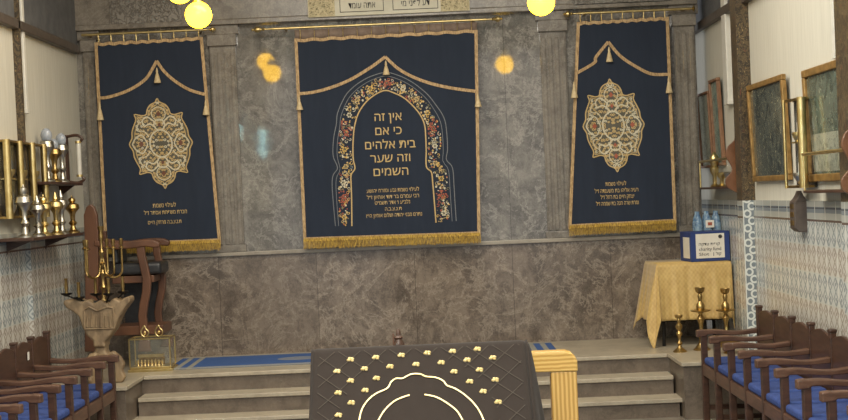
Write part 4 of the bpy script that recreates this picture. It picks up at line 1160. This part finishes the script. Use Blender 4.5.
def lamp_shelf(px0, px1, py_s, py_bar, label, lamps, board=True, side=1):
    """bracket shelf with a brass rail and a scrolled wooden cheek at its near end"""
    dep = .16; x = XR - dep
    y1, y0 = onX(px0, py_s, x).y, onX(px1, py_s, x).y
    m = (px0 + px1) / 2; z = onX(m, py_s, x).z; zr = onX(m, py_bar, x).z; L = y1 - y0
    root = empty('lamp_shelf', (XR, (y0 + y1) / 2, z), label, 'shelf', 'bracket shelves with brass rails')
    MB().box(-dep, 0, -L / 2, L / 2, -.02, 0).build('board', M['wood'], root, bevel=.004)
    MB().tube([(-dep + .01, -L / 2, zr - z), (-dep + .01, L / 2, zr - z)], 0.012, 10).build('brass_rail', M['brass'], root, smooth=True)
    MB().tube([(-dep + .01, L / 2 - .01, 0), (-dep + .01, L / 2 - .01, zr - z)], 0.008, 8).build('rail_post', M['brass'], root, smooth=True)
    H = zr - z
    ck = smooth_pts([(.0, -.04), (.0, H + .20), (.05, H + .25), (.09, H + .24), (.10, H + .16), (dep + .0, H + .10), (dep + .02, H + .02), (dep - .03, H * .6), (dep + .03, H * .25), (dep, -.02)], 5, True)
    MB().prism(ck, lambda u, v, t: (-u, t, v), -L / 2 - .02, -L / 2 + .005).build('scrolled_cheek', M['cheek'], root, bevel=.004)
    return root, y0, y1, z
rt, y0, y1, z = lamp_shelf(699.5, 729, 187, 160, 'bracket shelf with brass rail and brown scrolled cheek left of the mosaic column', 3)
def right_lamp(y, z, h, mat, label, glassy=False):
    root = empty('oil_lamp', (XR - .085, y, z), label, 'lamp', 'oil lamps on the right shelves')
    MB().lathe([(.04, 0), (.045, .01), (.018, .03), (.018, h * .3), (.04, h * .42), (.044, h * .55), (.03, h * .6)], (0, 0, 0), 14).build('base', M[mat], root, smooth=True)
    if glassy: MB().lathe([(.03, h * .6), (.04, h * .75), (.02, h * .95), (.018, h)], (0, 0, 0), 14).build('glass_chimney', M['glass'], root, smooth=True)
    else: MB().lathe([(.03, h * .6), (.042, h * .7), (.042, h * .85), (.02, h * .95), (.006, h)], (0, 0, 0), 14).build('top', M[mat], root, smooth=True)
right_lamp(y1 - .28 * (y1 - y0), z, .33, 'brass', 'bright brass lamp on the shelf below the narrow text sheet')
right_lamp(y1 - .52 * (y1 - y0), z, .22, 'brass', 'short glass chimneyed brass lamp in the middle of the far right shelf', True)
right_lamp(y1 - .74 * (y1 - y0), z, .22, 'silver', 'short silver lamp beside the brown scrolled cheek of the far right shelf', True)
rt, y0, y1, z = lamp_shelf(803, 846, 190, 152, 'bracket shelf with long brass rail over the large gilt picture at the right edge', 2)

def alms_box():
    d = .11; y0, y1 = side_span(1, XR - .02, d, 787, 807, 216); L = max(.12, y1 - y0)
    zt, zb = onX(800, 202, XR - .07).z, onX(800, 232, XR - .07).z; zp = onX(796, 190.5, XR - .07).z
    root = empty('alms_box', (XR, y0 + L / 2, zb), 'dark wall box with a pointed top hanging over the tile border', 'box'); h = zt - zb
    MB().prism([(-d, .03), (-d + .03, 0), (-.02, 0), (0, .02), (0, h), (-d, h)], lambda u, v, t: (u, t, v), -L / 2, L / 2).build('box_body', M['iron2'], root, bevel=.006)
    pk_ = [(-d, h), (-d * .8, h + (zp - zt) * .25), (-d * .62, h + (zp - zt) * .6), (-d * .5, zp - zb), (-d * .38, h + (zp - zt) * .6), (-d * .2, h + (zp - zt) * .25), (0, h)]
    MB().prism(pk_, lambda u, v, t: (u, t, v), -L / 2, L / 2).build('pointed_top', M['iron2'], root, bevel=.003)
    for k in range(3):
        MB().box(-d - .003, -d, -L * .3, L * .3, .05 + k * h * .28, .05 + k * h * .28 + .035).build('carved_slot', M['brass_dark'], root)
alms_box()

# ------------------------------------------------------------------ foreground: reading desk with cover, pine rail
def desk():
    """sloped reading desk under a padded cover, built in its own frame: u across, s down the slope"""
    D = 6.75; Y = D - DW
    tl, tr = onY(314.5, 354.5, Y), onY(523.5, 340.5, Y)
    zt = (tl.z + tr.z) / 2; w = tr.x - tl.x; cx = (tl.x + tr.x) / 2
    yaw = 0.0
    root = empty('reading_desk', (cx, Y, 0), 'reading desk under a charcoal padded cover with gold motifs in the foreground', 'desk')
    sl = math.radians(47)                       # slope of the top, facing the reader
    ln = 0.95
    def T(u, s, n=0):                           # on the slope, n out of it
        return (u, -s * math.cos(sl) - n * math.sin(sl), zt + 0.0 - s * math.sin(sl) + n * math.cos(sl))
    # core cabinet
    zb = zt - ln * math.sin(sl)
    MB().prism([(.08, 0), (.08, zt - .03), (0.02, zt - .03), (-ln * math.cos(sl) + .02, zb), (-ln * math.cos(sl) + .02, 0)], lambda u, v, t: (t, u, v), -w / 2 + .02, w / 2 - .02).build('desk_body', M['wood'], root, bevel=.01)
    # cover: rounded slab with softly raised quilting
    mb = MB(); NU, NS = 110, 60; g = []
    for j in range(NS + 1):
        row = []
        for i in range(NU + 1):
            u = (i / NU - .5) * (w + .02); s = -0.02 + (ln + .04) * j / NS
            q = 0.003 * (abs(math.sin(PI * (u + s) / .092)) + abs(math.sin(PI * (u - s) / .092)))
            e = min(1, (w / 2 + .01 - abs(u)) / .03); e2 = min(1, (s + .02) / .03)
            n = 0.008 + min(q, .0022) * 1.6 - (1 - max(e, 0)) ** 2 * .012 - (1 - max(e2, 0)) ** 2 * .012
            row.append(mb.bm.verts.new(T(u, s, n)))
        g.append(row)
    for j in range(NS):
        for i in range(NU): mb.bm.faces.new((g[j][i], g[j][i + 1], g[j + 1][i + 1], g[j + 1][i]))
    cov = mb.build('quilted_cover', M['cover'], root, smooth=True)
    sm = cov.modifiers.new('solidify', 'SOLIDIFY'); sm.thickness = .012; sm.offset = -1
    # side drapes and the back drape of the cover
    for sd in (-1, 1):
        mb = MB(); g = []
        for j in range(31):
            row = []
            for i in range(41):
                s = -0.02 + (ln + .04) * i / 40; d = 0.75 * j / 30
                p = T(sd * (w / 2 + .008), s, 0)
                fl = (0.02 * math.sin(i * .45) * (j / 30) + (0.10 if sd > 0 else .02) * (j / 30) ** .6 + .004)
                row.append(mb.bm.verts.new((p[0] + sd * fl, p[1], max(.02, p[2] - d))))
            g.append(row)
        for j in range(30):
            for i in range(40): mb.bm.faces.new((g[j][i], g[j][i + 1], g[j + 1][i + 1], g[j + 1][i]))
        dr = mb.build('side_drape', M['cover'], root, smooth=True)
        sm = dr.modifiers.new('solidify', 'SOLIDIFY'); sm.thickness = .008; sm.offset = 0
    MB().box(-w / 2 - .008, w / 2 + .008, .0, .10, zt - .028, zt - .004).box(-w / 2 - .008, w / 2 + .008, .085, .10, zt - .9, zt - .006).build('rear_drape', M['cover'], root, bevel=.01)
    # embroidery placed on the slope by intersecting the photo's rays with the slope plane
    n3 = Vector((0, -math.sin(sl), math.cos(sl))); o = Vector(T(0, 0, .016)) + Vector((cx, Y, 0)); dn = Vector((0, -math.cos(sl), -math.sin(sl)))
    def US(px, py):
        d = ray(px, py); t = (o - CAM).dot(n3) / d.dot(n3); h = CAM + d * t - o; return h.x, h.dot(dn)
    mb = MB()
    def rib(pts, wd):
        L_ = []; R_ = []
        n = len(pts)
        for i, (u, s) in enumerate(pts):
            a_, b_ = pts[max(i - 1, 0)], pts[min(i + 1, n - 1)]; du, ds = b_[0] - a_[0], b_[1] - a_[1]; l = math.hypot(du, ds) or 1
            nu, ns = -ds / l * wd / 2, du / l * wd / 2
            L_.append(mb.bm.verts.new(T(u + nu, s + ns, .016))); R_.append(mb.bm.verts.new(T(u - nu, s - ns, .016)))
        for i in range(n - 1): mb.bm.faces.new((L_[i], L_[i + 1], R_[i + 1], R_[i]))
    left = [(359, 421), (362, 409), (369, 399), (377, 393), (384, 390), (388.5, 387), (391, 382), (396, 378.5), (402, 378.5), (407, 376), (412, 374)]
    right = [(420, 374), (426, 376.5), (433, 377), (439, 378.5), (444, 381.5), (447, 385.5), (455, 388.5), (465, 395), (474, 403.5), (480, 412), (484, 421)]
    rib(smooth_pts([US(*p) for p in left + right], 3), .007)
    inn = [(378, 421), (384, 411), (393, 402), (402, 397.5), (409.5, 395)]; inn2 = [(424.5, 394.5), (436, 397), (447, 403), (457, 411), (463, 421)]
    rib(smooth_pts([US(*p) for p in inn], 5), .007); rib(smooth_pts([US(*p) for p in inn2], 5), .007)
    solid(mb.build('gold_arches', M['t_logo'], root), .003)
    # motifs: each a small scrolled spray
    k = 310 / 848.0
    pts = [(165, 108), (234, 102), (304, 96), (375, 90), (444, 85), (512, 79), (128, 140), (203, 133), (273, 127), (344, 121), (413, 116), (484, 109), (554, 103),
           (165, 166), (236, 159), (448, 141), (518, 136), (131, 199), (205, 192), (491, 168), (561, 163), (167, 226), (528, 195), (132, 260), (569, 224)]
    a0, b0, c0 = [US(290 + x * k, 320 + y * k) for x, y in ((165, 108), (203, 133), (128, 140))]
    uc, sc_ = US(418, 424); ra = 70 * .005
    mb = MB()
    for d_ in ((b0[0] - a0[0], b0[1] - a0[1]), (c0[0] - a0[0], c0[1] - a0[1])):
        for q in range(-14, 16):
            seg = []
            for i in range(-160, 161):
                u, s_ = a0[0] + q * .128 + d_[0] * i / 8, a0[1] + d_[1] * i / 8
                ok = abs(u) < w / 2 - .02 and .01 < s_ < ln - .01 and math.hypot(u - uc, (s_ - sc_) * .95) > ra + .03
                if ok: seg.append((u, s_))
                if (not ok or i == 160) and len(seg) > 1: rib(seg, .003); seg = []
                if not ok: seg = []
    solid(mb.build('quilting_seams', M['seam'], root), .001)
    for x, y in pts:
        u, s = US(290 + x * k, 320 + y * k); mb = MB()
        for du, ds, r in ((-.008, .003, .011), (.008, -.003, .012), (.010, .008, .008), (-.004, -.008, .008)):
            c = T(u + du, s + ds, .016); mb.sphere(c, r, 8, (1, .55, .7))
        mb.build('gold_motif', M['t_logo'], root, smooth=True)
    return Y, zt
DESK_Y, DESK_Z = desk()

def pine_rail():
    D = 7.16; Y = D - DW
    P = lambda px, py: (onY(px, py, Y).x, onY(px, py, Y).z)
    x0 = P(500, 360)[0]; c = P(565, 400)[0]
    root = empty('pine_handrail', (c, Y, 0), 'varnished pine handrail with a rounded corner right of the reading desk', 'handrail')
    top = [P(*p) for p in ((505, 353.5), (566, 351), (571, 352.5), (575, 356), (577.5, 361), (578, 371.5), (505, 373.5))]
    MB().prism([(u - c, v) for u, v in top], lambda u, v, t: (u, t, v), .0, .09).build('top_rail', M['pine_h'], root, bevel=.008)
    xa, xb = P(552, 400)[0] - c, P(579, 400)[0] - c; zt = P(565, 372)[1]
    xk = (xa + xb) / 2; lw = (xb - xa)
    MB().box(xa, xb - .005, .005, .085, 0, zt).build('post', M['pine'], root, bevel=.004)
    xs = P(508, 400)[0] - c
    MB().box(xs, xs + .10, .005, .085, 0, zt).build('post', M['pine'], root, bevel=.004)
def pine_h():
    t = NT('varnished_pine_rail')
    w = t.n('ShaderNodeTexWave', bands_direction='Z'); w.inputs['Scale'].default_value = 14; w.inputs['Distortion'].default_value = 1.6
    t.link(t.co, w.inputs['Vector'])
    return t.set(t.mix(t.ss(w.outputs['Fac'], 0.1, 0.9), s2l((176, 138, 68)), s2l((208, 172, 100))), 0.35)
M['pine_h'] = pine_h()
pine_rail()

def peg():
    Y = DESK_Y + .045
    a, b = onY(398, 328, Y), onY(398, 350, Y)
    # turned wooden roller handle lying in a block behind the desk
    k = (DW + Y) / F_PX
    root = empty('roller_handle', (a.x, Y, DESK_Z - .003), 'small dark wooden handle standing up behind the reading desk cover', 'handle')
    h = a.z - DESK_Z
    MB().lathe([(.028, 0), (.030, .02), (.022, .035), (.018, h * .45), (.024, h * .55), (.013, h * .65), (.012, h * .85), (.004, h)], (0, 0, 0), 12).build('grip', M['wood'], root, smooth=True)
    MB().box(-.030, -.022, -.01, .01, 0, h * .75).build('side_peg', M['wood_red'], root)
    MB().box(-.034, .03, -.014, .014, 0, .016).build('foot_block', M['wood'], root, bevel=.003)
peg()

# blue carpet on the hall floor between the benches
o = MB().box(-2.2, 2.0, -5.6, -2.15, 0, .012).build('hall_carpet', M['carpet']); rebase(o, (0, -3.9, 0)); tag(o, 'blue carpet on the hall floor below the steps', 'carpet')
